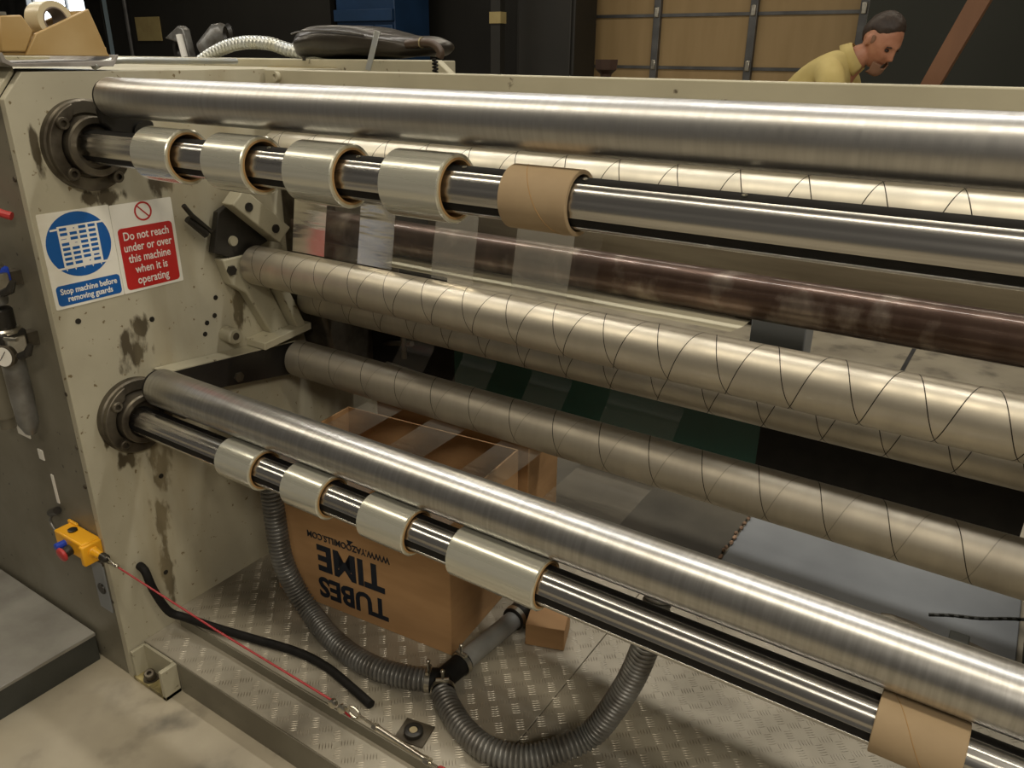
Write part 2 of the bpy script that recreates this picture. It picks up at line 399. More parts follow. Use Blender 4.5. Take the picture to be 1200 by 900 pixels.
tag(build('dark_column', MB().box((-11.75, 7.05, 0), (-11.28, 7.2, 3.4)), darksteel, bevel=.01), 'black column between the bright window and the pale blue column', 'column')
tag(build('grey_door_leaf', MB().box((-15.0, 7.05, 0), (-13.5, 7.15, 3.4)), stile, bevel=.01), 'grey door leaf left of the bright window, top left corner', 'door leaf')
# bench grinder-like trolley seen as a grey tangle against the black partition
t = thing('machine_trolley', 'grey trolley with a black wheel, handles and a white lever by the partition', 'trolley', (-3.3, 3.0, 0))
build('body', MB().box((-3.6, 2.9, 0), (-3.0, 3.3, 1.42)), darksteel, t, bevel=.02)
build('wheel', MB().lathe((-3.50, 2.86, 1.53), (.15, 1, 0), [(0, .085), (.03, .10), (.06, .085), (.06, .05), (0, .05)], 28, closed=True), blackmetal, t)
build('lever', MB().tube([(-3.36, 2.8, 1.48), (-3.39, 2.8, 1.62)], .022, 10), signwhite, t)
build('bracket', MB().prism([(-3.62, 1.60), (-3.45, 1.68), (-3.40, 1.66), (-3.36, 1.45), (-3.44, 1.45), (-3.46, 1.57)], 1, 2.84, 2.9), galv, t, bevel=.01)
build('motor', MB().lathe((-3.33, 2.95, 1.50), (.6, .1, .5), [(0, .05), (.03, .085), (.2, .08), (.25, .05)], 20), galv, t)
build('hand_wheel', MB().lathe((-2.98, 2.86, 1.62), (.3, 1, 0), [(0, .05), (.02, .07), (.04, .05), (.02, .04)], 24, closed=True), blackmetal, t)
tag(build('diagonal_beam', MB().prism([(1.135, 1.82), (1.30, 2.3), (1.43, 2.3), (1.245, 1.82), (.92, .95), (.56, -.0), (.46, 0), (.83, .95)], 1, 4.5, 4.62), brownbeam), 'brown timber leaning diagonally right of the stooping man', 'timber')
MB_ = None
tag(build('dark_machine_frame', MB().box((1.62, 4.9, 0), (1.78, 5.1, 2.6)).box((1.62, 4.9, 2.5), (4.2, 5.1, 2.6)).box((4.0, 4.9, 0), (4.2, 5.1, 2.6)), mat('dark_grey_frame', (.035, .033, .03), .5), bevel=.01), 'dark grey machine frame at the top right edge, behind the timber', 'frame')
tag(build('dark_curtain_panel', MB().box((.26, 6.4, 0), (3.9, 6.5, 3.2)), mat('dark_green_black', (.018, .02, .014), .7)), 'large dark panel right of the tan door, behind the stooping man', 'panel')
# funnel on the far side of the cross beam
t = thing('oil_funnel', 'dark brown funnel standing up behind the cream cross beam', 'funnel', (.766, 1.0, 1.42))
build('bowl', MB().lathe((.766, 1.0, 1.452), (0, 0, 1), [(0, .012), (.014, .014), (.024, .026), (.046, .028), (.043, .024), (.02, .012)], 8), mat('rust_dark', (.035, .015, .008), .6), t)
build('spout', MB().cyl((.766, 1.0, 1.36), (.766, 1.0, 1.455), .013, 10), stepside, t)

# ------------------------------------------------------------------ the slitting machine frame
mc = thing('slitting_machine', 'large cream painted slitting and rewinding machine frame carrying all the rollers', 'machine', (0, 0, 0))
sp = MB().prism([(0, 0), (0, 1.416), (.043, 1.465), (.62, 1.468), (1.02, 1.468), (1.02, 0)], 0, -.02, 0)
side = build('side_plate', sp, plate, mc, bevel=.0015)
build('front_panel', MB().box((-2.6, .002, 0), (-.022, .03, 1.416)), front, mc, bevel=.002)
build('top_cover', MB().box((-2.6, .045, 1.44), (-.021, 1.02, 1.467)), cream, mc, bevel=.002)
build('corner_chamfer_bracket', MB().prism([(-.004, 1.41), (.04, 1.463), (.04, 1.475), (-.012, 1.418)], 0, -.35, -.021), cream, mc, bevel=.002)
build('bracket_rib', MB().prism([(-.012, 1.43), (.02, 1.468), (.02, 1.48), (-.022, 1.436)], 0, -.09, -.06), cream, mc, bevel=.002)
for p in ((-.05, .002, 1.425), (-.035, .012, 1.437)):
    build('bracket_screw', MB().lathe((p[0], p[1], p[2]), (0, -1, 1), [(0, .006), (.008, .006)], 8), castiron, mc)
build('cross_beam', MB().box((.01, .62, 1.36), (XR, .655, 1.4675)), cream, mc, bevel=.003)
build('beam_boss', MB().lathe((.06, .62, 1.451), (0, -1, 0), [(0, .012), (.012, .012), (.012, .006), (.008, .005)], 16), cream, mc)
build('rear_beam', MB().box((0, 1.25, .93), (XR, 1.35, 1.15)), dullcream, mc, bevel=.004)
build('rear_cover', MB().prism([(-2.4, 1.40), (-2.4, 1.484), (.335, 1.492), (.385, 1.455), (.385, 1.40)], 1, .90, .925), cream, mc, bevel=.003)
build('rear_shelf', MB().box((-2.4, .925, 1.40), (.06, 1.34, 1.489)), cream, mc, bevel=.003)
build('rear_cover_edge', MB().box((-.28, .88, 1.464), (-.02, .90, 1.470)), brass, mc)
build('far_side_plate', MB().prism([(0, 0), (0, 1.416), (.043, 1.465), (1.02, 1.468), (1.02, 0)], 0, XR, XR + .03), cream, mc, bevel=.002)
build('rear_side_panel', MB().box((-.02, 1.02, 0), (0, 1.35, 1.40)), darksteel, mc)
# frame seam screws and holes on the front
for (x, z) in ((-.03, 1.265), (-.018, .80), (-.03, .56), (-.033, .34), (-.020, .235), (-.027, .665)):
    build('panel_screw', MB().lathe((x, .002, z), (0, -1, 0), [(0, .0055), (.003, .005), (.003, .002)], 10), castiron, mc)
for (y, z) in ((.313, 1.243), (.302, 1.14), (.39, .885), (.365, .872), (.355, .845), (.17, .65), (.172, .52), (.40, .93), (.137, .25), (.53, .30), (.22, .92), (.05, .96), (.60, 1.42), (.46, .38), (.285, 1.276)):
    build('bolt_hole', MB().lathe((-.001, y, z), (1, 0, 0), [(0, .0065), (.0022, .0065), (.0022, .003)], 10), blackmetal, mc)
build('corner_opening', MB().box((-.085, -.0015, .195), (-.03, .0025, .345)), blueslab, mc, bevel=.004)
build('socket_hole', MB().lathe((-.055, -.0015, .262), (0, -1, 0), [(0, .016), (.003, .015), (.003, .006)], 14), blackmetal, mc)
build('paint_chip', MB().box((-.302, -.0005, .625), (-.245, .0022, .69)), signwhite, mc)
build('paint_chip', MB().box((-.222, -.0005, .578), (-.200, .0022, .605)), signwhite, mc)
build('paint_chip', MB().box((-.186, -.0005, .465), (-.176, .0022, .545)), signwhite, mc)
def bearing(y, z, first):
    fl = build('bearing_flange', MB().lathe((0, y, z), (1, 0, 0), [(0, .092), (.016, .092), (.020, .088), (.020, .066), (.012, .064), (.012, .03)], 56), castiron, mc)
    build('hub', MB().lathe((0, y, z), (1, 0, 0), [(.010, .060), (.046, .060), (.050, .057), (.050, .046), (.034, .043), (.034, .034)], 48), castiron, fl)
    cl = MB()
    n = 20
    ring = []
    for i in range(n + 1):
        a = RD(108) + RD(118) * i / n; ring.append((y + .089 * cos(a), z + .089 * sin(a)))
    for i in range(n, -1, -1):
        a = RD(120) + RD(96) * i / n; ring.append((y + .064 * cos(a), z + .064 * sin(a)))
    build('clamp_segment', MB().prism(ring, 0, .018, .032), castiron, fl, bevel=.002)
    for a in (140, 222, 300, 40):
        py, pz = y + .075 * cos(RD(a)), z + .075 * sin(RD(a))
        build('bolt', MB().lathe((.028, py, pz), (1, 0, 0), [(-.010, .0125), (.012, .0125), (.014, .011), (.014, .0065), (.006, .006)], 20), castiron, fl)
bearing(.14, 1.322, True)
bearing(.135, .706, False)
for (y, z, yy, zz) in ((.152, 1.419, .225, 1.345), (.160, .787, .235, .715)):
    build('swing_arm', MB().prism([(y - .012, z - .02), (y + .014, z + .012), (yy + .03, zz + .02), (yy + .03, zz - .02), (yy - .02, zz - .035), (y - .01, z - .05)], 0, .060, .078), blackmetal, mc, bevel=.004)
    build('swing_arm_pivot', MB().cyl((0, yy, zz), (.084, yy, zz), .022, 20), blackmetal, mc)
# blank plug with fixing holes, swing arm bar, arm and link on the side plate
build('plug', MB().lathe((0, .415, .83), (1, 0, -.02), [(0, .021), (.038, .021), (.042, .018), (.042, .010)], 28), cream, mc)
build('plug_bore', MB().lathe((.040, .415, .83), (1, 0, -.02), [(0, .011), (.0035, .009), (.003, .003)], 20), castiron, mc)
build('support_bar', MB().prism([(.20, .80), (.20, .735), (.62, .668), (.62, .752), (.60, .765)], 0, .004, .05), blackmetal, mc, bevel=.003)
build('bar_lit_edge', MB().prism([(.20, .803), (.20, .800), (.60, .765), (.60, .768)], 0, .002, .052), cream, mc)  # cream strip stands in for light catching the bar's top edge
build('bar_bolt', MB().lathe((.05, .40, .725), (1, 0, 0), [(0, .014), (.006, .014), (.006, .006)], 6), castiron, mc)
arm = build('roller_arm', MB().prism([(.41, 1.03), (.50, 1.03), (.60, .80), (.54, .79), (.47, .93), (.43, .96)], 0, .0, .035), cream, mc, bevel=.004)
build('arm_foot', MB().prism([(.475, .80), (.64, .815), (.64, .795), (.475, .780)], 0, .0, .075), cream, mc, bevel=.002)
build('arm_rib', MB().prism([(.52, 1.0), (.545, 1.0), (.625, .81), (.60, .80)], 0, .0, .07), cream, mc, bevel=.002)
build('arm_nut', MB().lathe((.035, .43, 1.0), (1, 0, 0), [(0, .013), (.008, .013), (.008, .006)], 6), blackmetal, arm)
lk = build('link_block', MB().prism([(.43, 1.165), (.47, 1.20), (.60, 1.085), (.56, 1.05)], 0, .03, .075), cream, mc, bevel=.003)
build('link_plate', MB().prism([(.39, 1.05), (.42, 1.145), (.47, 1.165), (.56, 1.05), (.46, 1.02)], 0, .01, .03), blackmetal, lk, bevel=.002)
for q in ((.475, 1.155), (.55, 1.09)):
    build('link_bolt', MB().lathe((.075, q[0], q[1]), (1, 0, 0), [(0, .011), (.004, .011), (.003, .006)], 16), blackmetal, lk)
build('link_pin', MB().lathe((.03, .45, 1.07), (1, 0, 0), [(0, .013), (.006, .012)], 18), cream, lk)
build('air_fitting', MB().tube([(.02, .40, 1.10), (.03, .345, 1.15), (.035, .325, 1.175)], .006, 8).tube([(.02, .385, 1.095), (.02, .34, 1.14)], .009, 8), blackmetal, mc)
# dark parts of the winding gear seen past the roller ends
build('gear_housing', MB().prism([(.64, .90), (.64, 1.20), (.75, 1.26), (.98, 1.22), (.98, .62), (.70, .62)], 0, -.001, .11), castiron, mc, bevel=.01)
build('gear_boss', MB().lathe((.10, .78, 1.12), (1, 0, 0), [(0, .075), (.03, .07), (.03, .03)], 28), castiron, mc)
build('gear_boss', MB().lathe((.10, .80, .86), (1, 0, 0), [(0, .06), (.05, .055), (.05, .02)], 24), castiron, mc)
build('brace', MB().tube([(.12, .86, .70), (.30, .80, .75)], .008, 8).tube([(.27, .80, .70), (.27, .80, .78)], .008, 8).tube([(.22, .78, .68), (.40, .78, .67)], .006, 8), castiron, mc)
build('green_guard', MB().box((.42, .84, .56), (1.28, .86, .86)), green, mc)
build('black_guard', MB().box((1.28, .84, .56), (1.80, .86, .86)), black, mc)
build('black_guard', MB().box((.0, .84, .56), (.42, .86, .86)), black, mc)
build('grey_block', MB().box((1.19, .98, .80), (1.315, 1.06, .985)), blueslab, mc, bevel=.003)

# ------------------------------------------------------------------ rollers and shafts
def roller(name, label, y, z, r, x0, m, group=None, jr=.018, cap=True, org_x=0.0, j0=.0):
    t = thing(name, label, 'roller', (org_x, y, z), group)
    build('barrel', MB().lathe((x0, y, z), (1, 0, 0), [(0, r - .004), (.004, r), (XR - .04 - x0, r), (XR - .036 - x0, r - .004)], 72), m, t)
    build('journal', MB().cyl((j0, y, z), (XR, y, z), jr, 24), castiron, t)
    if cap: build('end_ring', MB().lathe((x0 - .008, y, z), (1, 0, 0), [(0, r - .004), (.008, r - .001), (.0085, r - .004)], 64), black, t)
    return t
roller('steel_roller', 'long grey steel roller at the very top, above the upper shaft', .152, 1.419, .0377, .105, steel, 'plain steel lay-on rollers', j0=.078)
roller('steel_roller', 'long bright steel roller low in front, above the lower shaft and carton', .160, .787, .0440, .085, steel2, 'plain steel lay-on rollers', j0=.062)
SP = 'spiral grooved rollers'
SY = dict(
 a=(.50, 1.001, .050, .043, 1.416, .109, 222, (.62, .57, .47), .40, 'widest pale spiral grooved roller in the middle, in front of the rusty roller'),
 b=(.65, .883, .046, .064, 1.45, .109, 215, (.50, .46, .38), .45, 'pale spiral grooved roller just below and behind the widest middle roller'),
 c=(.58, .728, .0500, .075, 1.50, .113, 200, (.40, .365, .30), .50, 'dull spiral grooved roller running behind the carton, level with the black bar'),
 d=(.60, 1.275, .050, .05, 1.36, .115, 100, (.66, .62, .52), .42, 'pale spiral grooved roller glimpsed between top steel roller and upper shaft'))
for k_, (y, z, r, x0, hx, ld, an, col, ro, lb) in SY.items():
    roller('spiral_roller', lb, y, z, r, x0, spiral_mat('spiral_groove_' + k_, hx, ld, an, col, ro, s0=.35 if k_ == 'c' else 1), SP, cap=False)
roller('rusty_roller', 'brown rust stained steel roller behind the clear film', .68, 1.081, .043, .03, rusty, jr=.02, cap=False)

def keyed_shaft(label, y, z, r, slots, gp='core shafts carrying the film rolls'):
    """round bar with black key strips; slots = list of (from angle, to angle) around the axis, degrees from +y"""
    t = thing('core_shaft', label, 'shaft', (0, y, z), gp)
    n = 360; prof = []
    for i in range(n):
        a = 360 * i / n; rr = r - .0010 * (.5 + .5 * cos(RD(a) * 11)) ** 2
        for s0, s1 in slots:
            if s0 <= a <= s1: rr = r - .006
        prof.append((y + rr * cos(RD(a)), z + rr * sin(RD(a))))
    build('bar', MB().prism(prof, 0, .034, XR), chrome, t, ang=50)
    for s0, s1 in slots:
        ring = [(y + (r - .0015) * cos(RD(s0 + (s1 - s0) * i / 12)), z + (r - .0015) * sin(RD(s0 + (s1 - s0) * i / 12))) for i in range(13)]
        ring += [(y + (r - .0058) * cos(RD(s1 - (s1 - s0) * i / 12)), z + (r - .0058) * sin(RD(s1 - (s1 - s0) * i / 12))) for i in range(13)]
        build('key_strip', MB().prism(ring, 0, .036, XR), black, t)
    return t
# view elevations: upper 10.8, lower 41 degrees above -y
def slots(el): 
    c = 180 - el
    return [(c - 105, c - 44), (c + 35, c + 62)]
sh1 = keyed_shaft('upper polished steel core shaft with black strips, carrying four clear film rolls', .14, 1.322, .0355, slots(10.8))
sh2 = keyed_shaft('lower polished steel core shaft with black strips, in front of the carton', .13, .702, .0345, slots(41))
for i, x in enumerate((.585, .79, .995, 1.19, 1.40)):
    a = RD(180 - 10.8 - 62); rr = .0345
    build('strip_screw', MB().lathe((x, .14 + rr * cos(a), 1.322 + rr * sin(a)), (0, cos(a), sin(a)), [(0, .0035), (.0012, .0035), (.0012, .0018), (.0002, .0016)], 12), zinc, sh1)

def film_roll_thing(label, x0, x1, y, z, ro, group, rc=.0445):
    t = thing('film_roll', label, 'film roll', (x0, y, z), group); L_ = x1 - x0
    build('wound_film', MB().lathe((x0, y, z), (1, 0, 0), [(0, rc), (0, ro - .002), (.0015, ro), (L_ - .0015, ro), (L_, ro - .002), (L_, rc)], 72, closed=True), film_roll, t)
    for xa, d in ((x0 - .0004, 1), (x1 - .0006, 1)):
        build('film_edge', MB().lathe((xa, y, z), (d, 0, 0), [(0, rc), (0, ro - .0022), (.001, ro - .0022), (.001, rc)], 64, closed=True), film_side, t)
    build('core', MB().lathe((x0 - .002, y, z), (1, 0, 0), [(0, rc - .0035), (0, rc), (L_ + .003, rc), (L_ + .003, rc - .0035)], 64, closed=True), corecard, t)
    return t
UPX = [(.170, .280), (.389, .495), (.610, .722), (.820, .952)]
UP = [(.238, .347, 'nearest the machine side plate'), (.447, .554, 'second from the side plate'), (.655, .764, 'third from the side plate'), (.863, .974, 'next to the bare cardboard core')]
for a, b, s in UP:
    film_roll_thing('clear film roll on the upper shaft, ' + s, a, b, .14, 1.322, .0505, 'film rolls on the upper shaft')
LO = [(.361, .468, 'narrow clear film roll on the lower shaft, nearest the side plate'), (.562, .664, 'narrow clear film roll on the lower shaft, second from the side plate'),
      (.768, .877, 'narrow clear film roll on the lower shaft, left beside the wide roll'), (.976, 1.151, 'widest clear film roll, on the lower shaft over the carton corner')]
for a, b, s in LO:
    film_roll_thing(s, a, b, .13, .702, .0455, 'film rolls on the lower shaft', rc=.0405)
def core_thing(label, x0, x1, y, z, ro):
    t = thing('cardboard_core', label, 'cardboard core', (x0, y, z), 'bare cardboard cores on the shafts'); L_ = x1 - x0; ri = ro - .006
    build('tube', MB().lathe((x0, y, z), (1, 0, 0), [(0, ri), (0, ro - .001), (.001, ro), (L_ - .001, ro), (L_, ro - .001), (L_, ri)], 64, closed=True), card, t)
    pts = []
    for i in range(40):
        a = RD(60 + i * 5.5); pts.append((x0 + .01 + (L_ - .02) * i / 39, y + (ro + .0001) * cos(a), z + (ro + .0001) * sin(a)))
    build('spiral_seam', MB().tube(pts, .0005, 5), corecard, t)
core_thing('bare brown cardboard core on the upper shaft', 1.074, 1.180, .14, 1.322, .0437)
core_thing('bare brown cardboard core on the lower shaft at the bottom right', 1.657, 1.760, .13, .702, .0415)

# ------------------------------------------------------------------ film webs
def sheet(name, label, cat, x0, x1, path, m, group=None, wob=.0, nx=10, step=.02, flare=0.0):
    P = [Vector((0, p[0], p[1])) for p in path]; pp = []
    for a, b in zip(P, P[1:]):
        k = max(2, int((b - a).length / step)); pp += [a.lerp(b, i / k) for i in range(k)]
    pp.append(P[-1]); vs = []; fs = []
    for j, p in enumerate(pp):
        for i in range(nx + 1):
            x = x0 + (x1 - x0) * i / nx
            q = Vector((x, p.y, p.z))
            if wob:
                e = min(1, j / 3, (len(pp) - 1 - j) / 3)
                n_ = noise.noise(Vector((x * 6, p.y * 9, p.z * 9))) * wob * e; q += Vector((0, n_, n_))
            vs.append(q)
    for j in range(len(pp) - 1):
        for i in range(nx): fs.append((j * (nx + 1) + i, j * (nx + 1) + i + 1, (j + 1) * (nx + 1) + i + 1, (j + 1) * (nx + 1) + i))
    o = build(name, MB().add(vs, fs), m, org=(x0, path[0][0], path[0][1]), ang=80)
    return tag(o, label, cat, group)
def arc(y, z, r, a0, a1, n=10): return [(y + r * cos(RD(a0 + (a1 - a0) * i / n)), z + r * sin(RD(a0 + (a1 - a0) * i / n))) for i in range(n + 1)]
up_path = [(.552, 1.262), (.548, 1.22), (.5165, 1.0515)]
for i, (a, b, s) in enumerate(UP):
    sheet('film_strip', ['clear film strip hanging behind the first upper film roll, by the side plate', 'clear film strip hanging behind the second upper film roll', 'clear film strip hanging behind the third upper film roll',
          'clear film strip hanging behind the fourth upper film roll, left of the bare core'][i], 'film', UPX[i][0], UPX[i][1], up_path, film_haze, 'film strips slit for the upper shaft', wob=.003)
sheet('film_web', 'wide clear film web stretched in front of the rusty roller', 'film', .17, 1.01, [(.556, 1.255), (.551, 1.22), (.519, 1.0520)], film_clear, wob=.004, nx=30)
sheet('film_web', 'film web, its reflected light painted cream, between rusty roller and widest spiral roller', 'film', .347, 1.275,
      [(.685, 1.037), (.62, 1.036), (.55, 1.047)], film_wide, nx=20, wob=.002)
low1 = arc(.65, .883, .0468, 230, 175, 5)[::-1] + arc(.58, .728, .0508, 60, -60, 8)
low1 = [(.697, .875), (.692, .80), (.6305, .735), (.6308, .728)]
LS = ['clear film strip dropping behind the dull roller towards the first lower film roll', 'clear film strip dropping behind the dull roller towards the second lower film roll',
      'clear film strip dropping behind the dull roller towards the third lower film roll', 'broad clear film strip dropping behind the dull roller towards the widest film roll']
LB = ['clear film strip running level over the carton to the first lower film roll', 'clear film strip running level over the carton to the second lower film roll',
      'clear film strip running level over the carton to the third lower film roll', 'broad clear film strip running level right of the carton to the widest film roll']
for i, (a, b, s) in enumerate(LO):
    sheet('film_strip', LS[i], 'film', a, b, low1, film_back, 'film strips behind the dull roller', wob=.002)
    sheet('film_strip', LB[i], 'film', a, b, arc(.58, .728, .0508, 300, 262, 4) + [(.40, .672), (.22, .665)] + arc(.13, .702, .0462, 312, 290, 3), film_low, 'film strips running level to the lower shaft', wob=.002)

# ------------------------------------------------------------------ platform of checker plate
pf = thing('checker_plate_platform', 'low two-level checker plate platform inside the machine, under the carton and hoses', 'platform', (0, .045, 0))
build('lower_step', MB().prism([(.045, 0), (.045, .092), (.137, .092), (.137, 0)], 0, .0, XR), tread, pf, bevel=.002)
build('step_front_edge', MB().box((.144, .0435, 0), (XR, .0452, .089)), front, pf)
build('upper_step', MB().prism([(.137, 0), (.137, .125), (1.12, .125), (1.12, 0)], 0, .0, 1.0), tread, pf, bevel=.0015)
build('upper_step', MB().prism([(.137, 0), (.137, .125), (1.12, .125), (1.12, 0)], 0, 1.002, XR), tread, pf, bevel=.0015)
build('riser', MB().box((.03, .134, .092), (XR, .137, .121)), front, pf)
bars = MB()
def bar(cx, cy, z, ang, L_=.020, W=.0030, h=.0008):
    u = Vector((cos(ang), sin(ang), 0)); v = Vector((-sin(ang), cos(ang), 0)); c = Vector((cx, cy, z))
    vs = [c - u * L_ / 2, c - v * W / 2, c + u * L_ / 2, c + v * W / 2, c - u * L_ / 4 + Vector((0, 0, h)), c + u * L_ / 4 + Vector((0, 0, h))]
    bars.add(vs, [(0, 1, 4), (1, 5, 4), (1, 2, 5), (2, 3, 5), (3, 4, 5), (3, 0, 4)])
cell = .034
def fill(x0, x1, y0, y1, z):
    nx = int((x1 - x0) / cell); ny = int((y1 - y0) / cell)
    for i in range(nx):
        for j in range(ny):
            cx = x0 + cell * (i + .5); cy = y0 + cell * (j + .5); a = RD(40) if (i + j) % 2 else RD(130)
            for k in range(-2, 3):
                bar(cx - sin(a) * k * .0066, cy + cos(a) * k * .0066, z, a)
fill(.01, XR, .05, .137, .0921); fill(.01, XR, .145, 1.1, .1251)
build('tread_pattern', bars, treadbar, pf, kind='stuff', smooth=False)
# floor slabs behind the platform
tag(build('floor_slab', MB().box((.1, 1.14, 0), (1.08, 2.2, .012)), greyslab, bevel=.003), 'dark brown-grey slab on the floor behind the carton', 'slab')
tag(build('floor_slab', MB().box((1.088, 1.14, 0), (1.91, 1.76, .012)), blueslab, bevel=.003), 'blue-grey slab on the floor right of the dark slab', 'slab')
cr = MB()
for i in range(16):
    y = 1.16 + i * .034; cr.ball((1.084 + random.uniform(-.004, .004), y + random.uniform(-.01, .01), .018), (.007, random.uniform(.008, .016), .006), 8, 5)
tag(build('debris', cr, mat('tan_debris', (.42, .26, .16), .8, 0, (.08, .05, .03), 60), kind='stuff'), 'crumbs of tan debris in the joint between the two slabs', 'debris')
# distant floor joints
struct('trim_1', MB().box((1.28, 2.9, 0), (1.30, 6.9, .004)), stile, smooth=False)
# hand tool and drive chain at the lower right
t = thing('drive_chain', 'dark oily chain and bar lying behind the low steel roller at the right edge', 'chain', (1.6, 1.2, .125))
P = spline([(1.60, 1.195, .145), (1.68, 1.21, .16), (1.735, 1.235, .165), (1.80, 1.262, .167), (1.86, 1.30, .168), (1.905, 1.33, .165), (1.915, 1.335, .165)], .012)
for i, p in enumerate(P[8:60]):
    d = (P[i + 9] - P[i + 8]).normalized() if i + 9 < len(P) else Vector((1, 0, 0))
    if i + 9 >= len(P): break
    R = d.to_track_quat('X', 'Z').to_matrix()
    build('chain_link', MB().box((-.007, -.003, -.004), (.007, .003, .004), R, (0, 0, 0)).add([], []) if False else
          MB().box(p - Vector((.007, .0025, .0045)), p + Vector((.007, .0025, .0045)), R @ Matrix.Rotation(RD(90 * (i % 2)), 3, 'X'), p), stepside, t, bevel=.001)
build('bar', MB().tube([(1.575, 1.25, .078), (1.60, 1.25, .078), (1.66, 1.25, .073), (1.72, 1.25, .060), (1.79, 1.25, .066), (1.86, 1.25, .056), (1.90, 1.25, .060)], [.012, .018, .022, .018, .026, .024, .022], 10), castiron, t)
build('bracket', MB().box((1.74, 1.12, .126), (1.785, 1.16, .175)), stepside, t, bevel=.003)
tag(build('dark_guard_plate', MB().box((1.925, 1.10, 0), (1.96, 1.75, .30)), stepside, bevel=.003), 'small black guard plate at the right edge beyond the blue-grey slab', 'guard')

# foot bracket in the corner
fb = thing('foot_bracket', 'cream steel foot bracket with one socket screw at the machine corner', 'bracket', (.07, .02, 0))
build('upright', MB().box((.003, .003, 0), (.012, .043, .088)), cream, fb, bevel=.0015)
build('upright', MB().box((.127, -.001, 0), (.140, .043, .088)), cream, fb, bevel=.0015)
build('base', MB().box((.003, -.001, 0), (.140, .043, .012)), mat('oily_cream', (.42, .35, .16), .4, 0, (.10, .08, .03), 30), fb, bevel=.0015)
build('back', MB().box((.012, .036, .012), (.127, .043, .090)), cream, fb)
build('socket_screw', MB().lathe((.050, .020, .012), (.3, -.3, 1), [(0, .013), (.028, .013), (.030, .011), (.030, .006), (.018, .005)], 20), castiron, fb)
build('washer', MB().cyl((.050, .020, .011), (.050, .020, .015), .020, 20), castiron, fb)

# low step on the left
ls = thing('steel_step', 'low grey steel step platform on the floor left of the machine corner', 'step', (-.7, -.3, 0))
build('top_plate', MB().box((-1.6, -1.2, .078), (-.138, -.006, .088)), steptop, ls, bevel=.0015)
build('side_plate', MB().box((-1.59, -1.19, 0), (-.140, -.008, .078)), stepside, ls)

# ------------------------------------------------------------------ cartons
def carton(label, x0, y0, x1, z1, depth, skew, open_top, group=None):
    t = thing('cardboard_box', label, 'box', (x0, y0, .126), group)
    u = Vector((cos(skew), sin(skew), 0)); v = Vector((-sin(skew), cos(skew), 0)); wd = (x1 - x0) / cos(skew); o_ = Vector((x0, y0, .126)); th = .005; h = z1 - .126
    def slab(n_, a, b, mt=boxcard):
        (a0, a1, a2), (b0, b1, b2) = a, b
        vs = [o_ + u * p[0] + v * p[1] + Vector((0, 0, p[2])) for p in ((a0, a1, a2), (b0, a1, a2), (b0, b1, a2), (a0, b1, a2), (a0, a1, b2), (b0, a1, b2), (b0, b1, b2), (a0, b1, b2))]
        return build(n_, MB().add(vs, [(0, 3, 2, 1), (4, 5, 6, 7), (0, 1, 5, 4), (1, 2, 6, 5), (2, 3, 7, 6), (3, 0, 4, 7)]), mt, t, bevel=.001)
    slab('front_wall', (0, 0, 0), (wd, th, h)); slab('back_wall', (0, depth - th, 0), (wd, depth, h))
    slab('side_wall', (0, th, 0), (th, depth - th, h)); slab('side_wall', (wd - th, th, 0), (wd, depth - th, h)); slab('bottom', (th, th, 0), (wd - th, depth - th, th))
    if not open_top: slab('lid', (0, 0, h), (wd, depth, h + th))
    return t, o_, u, v, h
ct, co, cu_, cv, ch = carton('open brown carton printed TUBES TIME upside down, under the lower shaft', .155, .366, .72, .545, .345, RD(5.4), True)
def on_box(s, z): return co + cu_ * s + Vector((0, 0, z - .126)) - cv * .0006
# printed upside down: text right = -u, text up = -z
lab(text_mesh('printed_word', 'TUBES', .086, ink, ct, on_box(.263, .190), -cu_, (0, 0, -1), sx=.93, bold=.0028), 'dark navy word TUBES printed upside down')
lab(text_mesh('printed_word', 'TIME', .108, ink, ct, on_box(.262, .284), -cu_, (0, 0, -1), sx=.93, bold=.0038), 'dark navy word TIME printed upside down')
lab(text_mesh('printed_address', 'WWW.YAZOOMILLS.COM', .0265, ink, ct, on_box(.258, .346), -cu_, (0, 0, -1), sx=.84, bold=.0005), 'small line of capitals printed upside down')
q = on_box(.27, .366)
build('printed_arrow', MB().add([q + cu_ * -.012, q + cu_ * .010, q + cu_ * -.006 + Vector((0, 0, -.016))], [(0, 1, 2)]), ink, ct, smooth=False)
carton('second brown carton hidden behind the printed one, reaching higher', .20, .75, .705, .60, .18, RD(4), False)

# ------------------------------------------------------------------ hoses and Y fitting
def hose(name, label, pts, r, m, pitch=.0105, group=None, amp=.0028, parent=None):
    P = spline(pts, pitch / 5); ph = [(-1, .2, 1, 1, .2)[i % 5] for i in range(len(P))]
    o = build(name, MB().tube(P, [r + amp * (h - .4) for h in ph], 20), m, parent, org=None if parent else pts[0], ang=80)
    return o if parent else tag(o, label, 'hose', group)
hr = .0262; z0 = .125 + hr
hose('flexible_hose', 'ribbed grey hose hanging left of the carton down to the Y fitting', [(.235, .33, .66), (.245, .31, .52), (.252, .305, .42), (.268, .30, .30), (.30, .31, .205), (.36, .305, .158), (.44, .28, z0), (.53, .262, z0), (.62, .262, z0), (.70, .283, z0), (.738, .300, z0)], hr, galv, group='ribbed hoses at the Y fitting')
hose('flexible_hose', 'ribbed grey hose looping from the Y fitting up to the right', [(.790, .292, z0), (.835, .262, z0), (.90, .230, z0), (.975, .215, z0 + .002), (1.05, .238, z0 + .004), (1.11, .29, z0 + .02), (1.155, .34, .20), (1.195, .36, .29), (1.225, .365, .38), (1.245, .37, .48), (1.25, .40, .60)], hr, galv, group='ribbed hoses at the Y fitting')
yf = thing('hose_fitting', 'black Y shaped rubber hose fitting with three steel clamps', 'fitting', (.765, .32, z0 - .02))
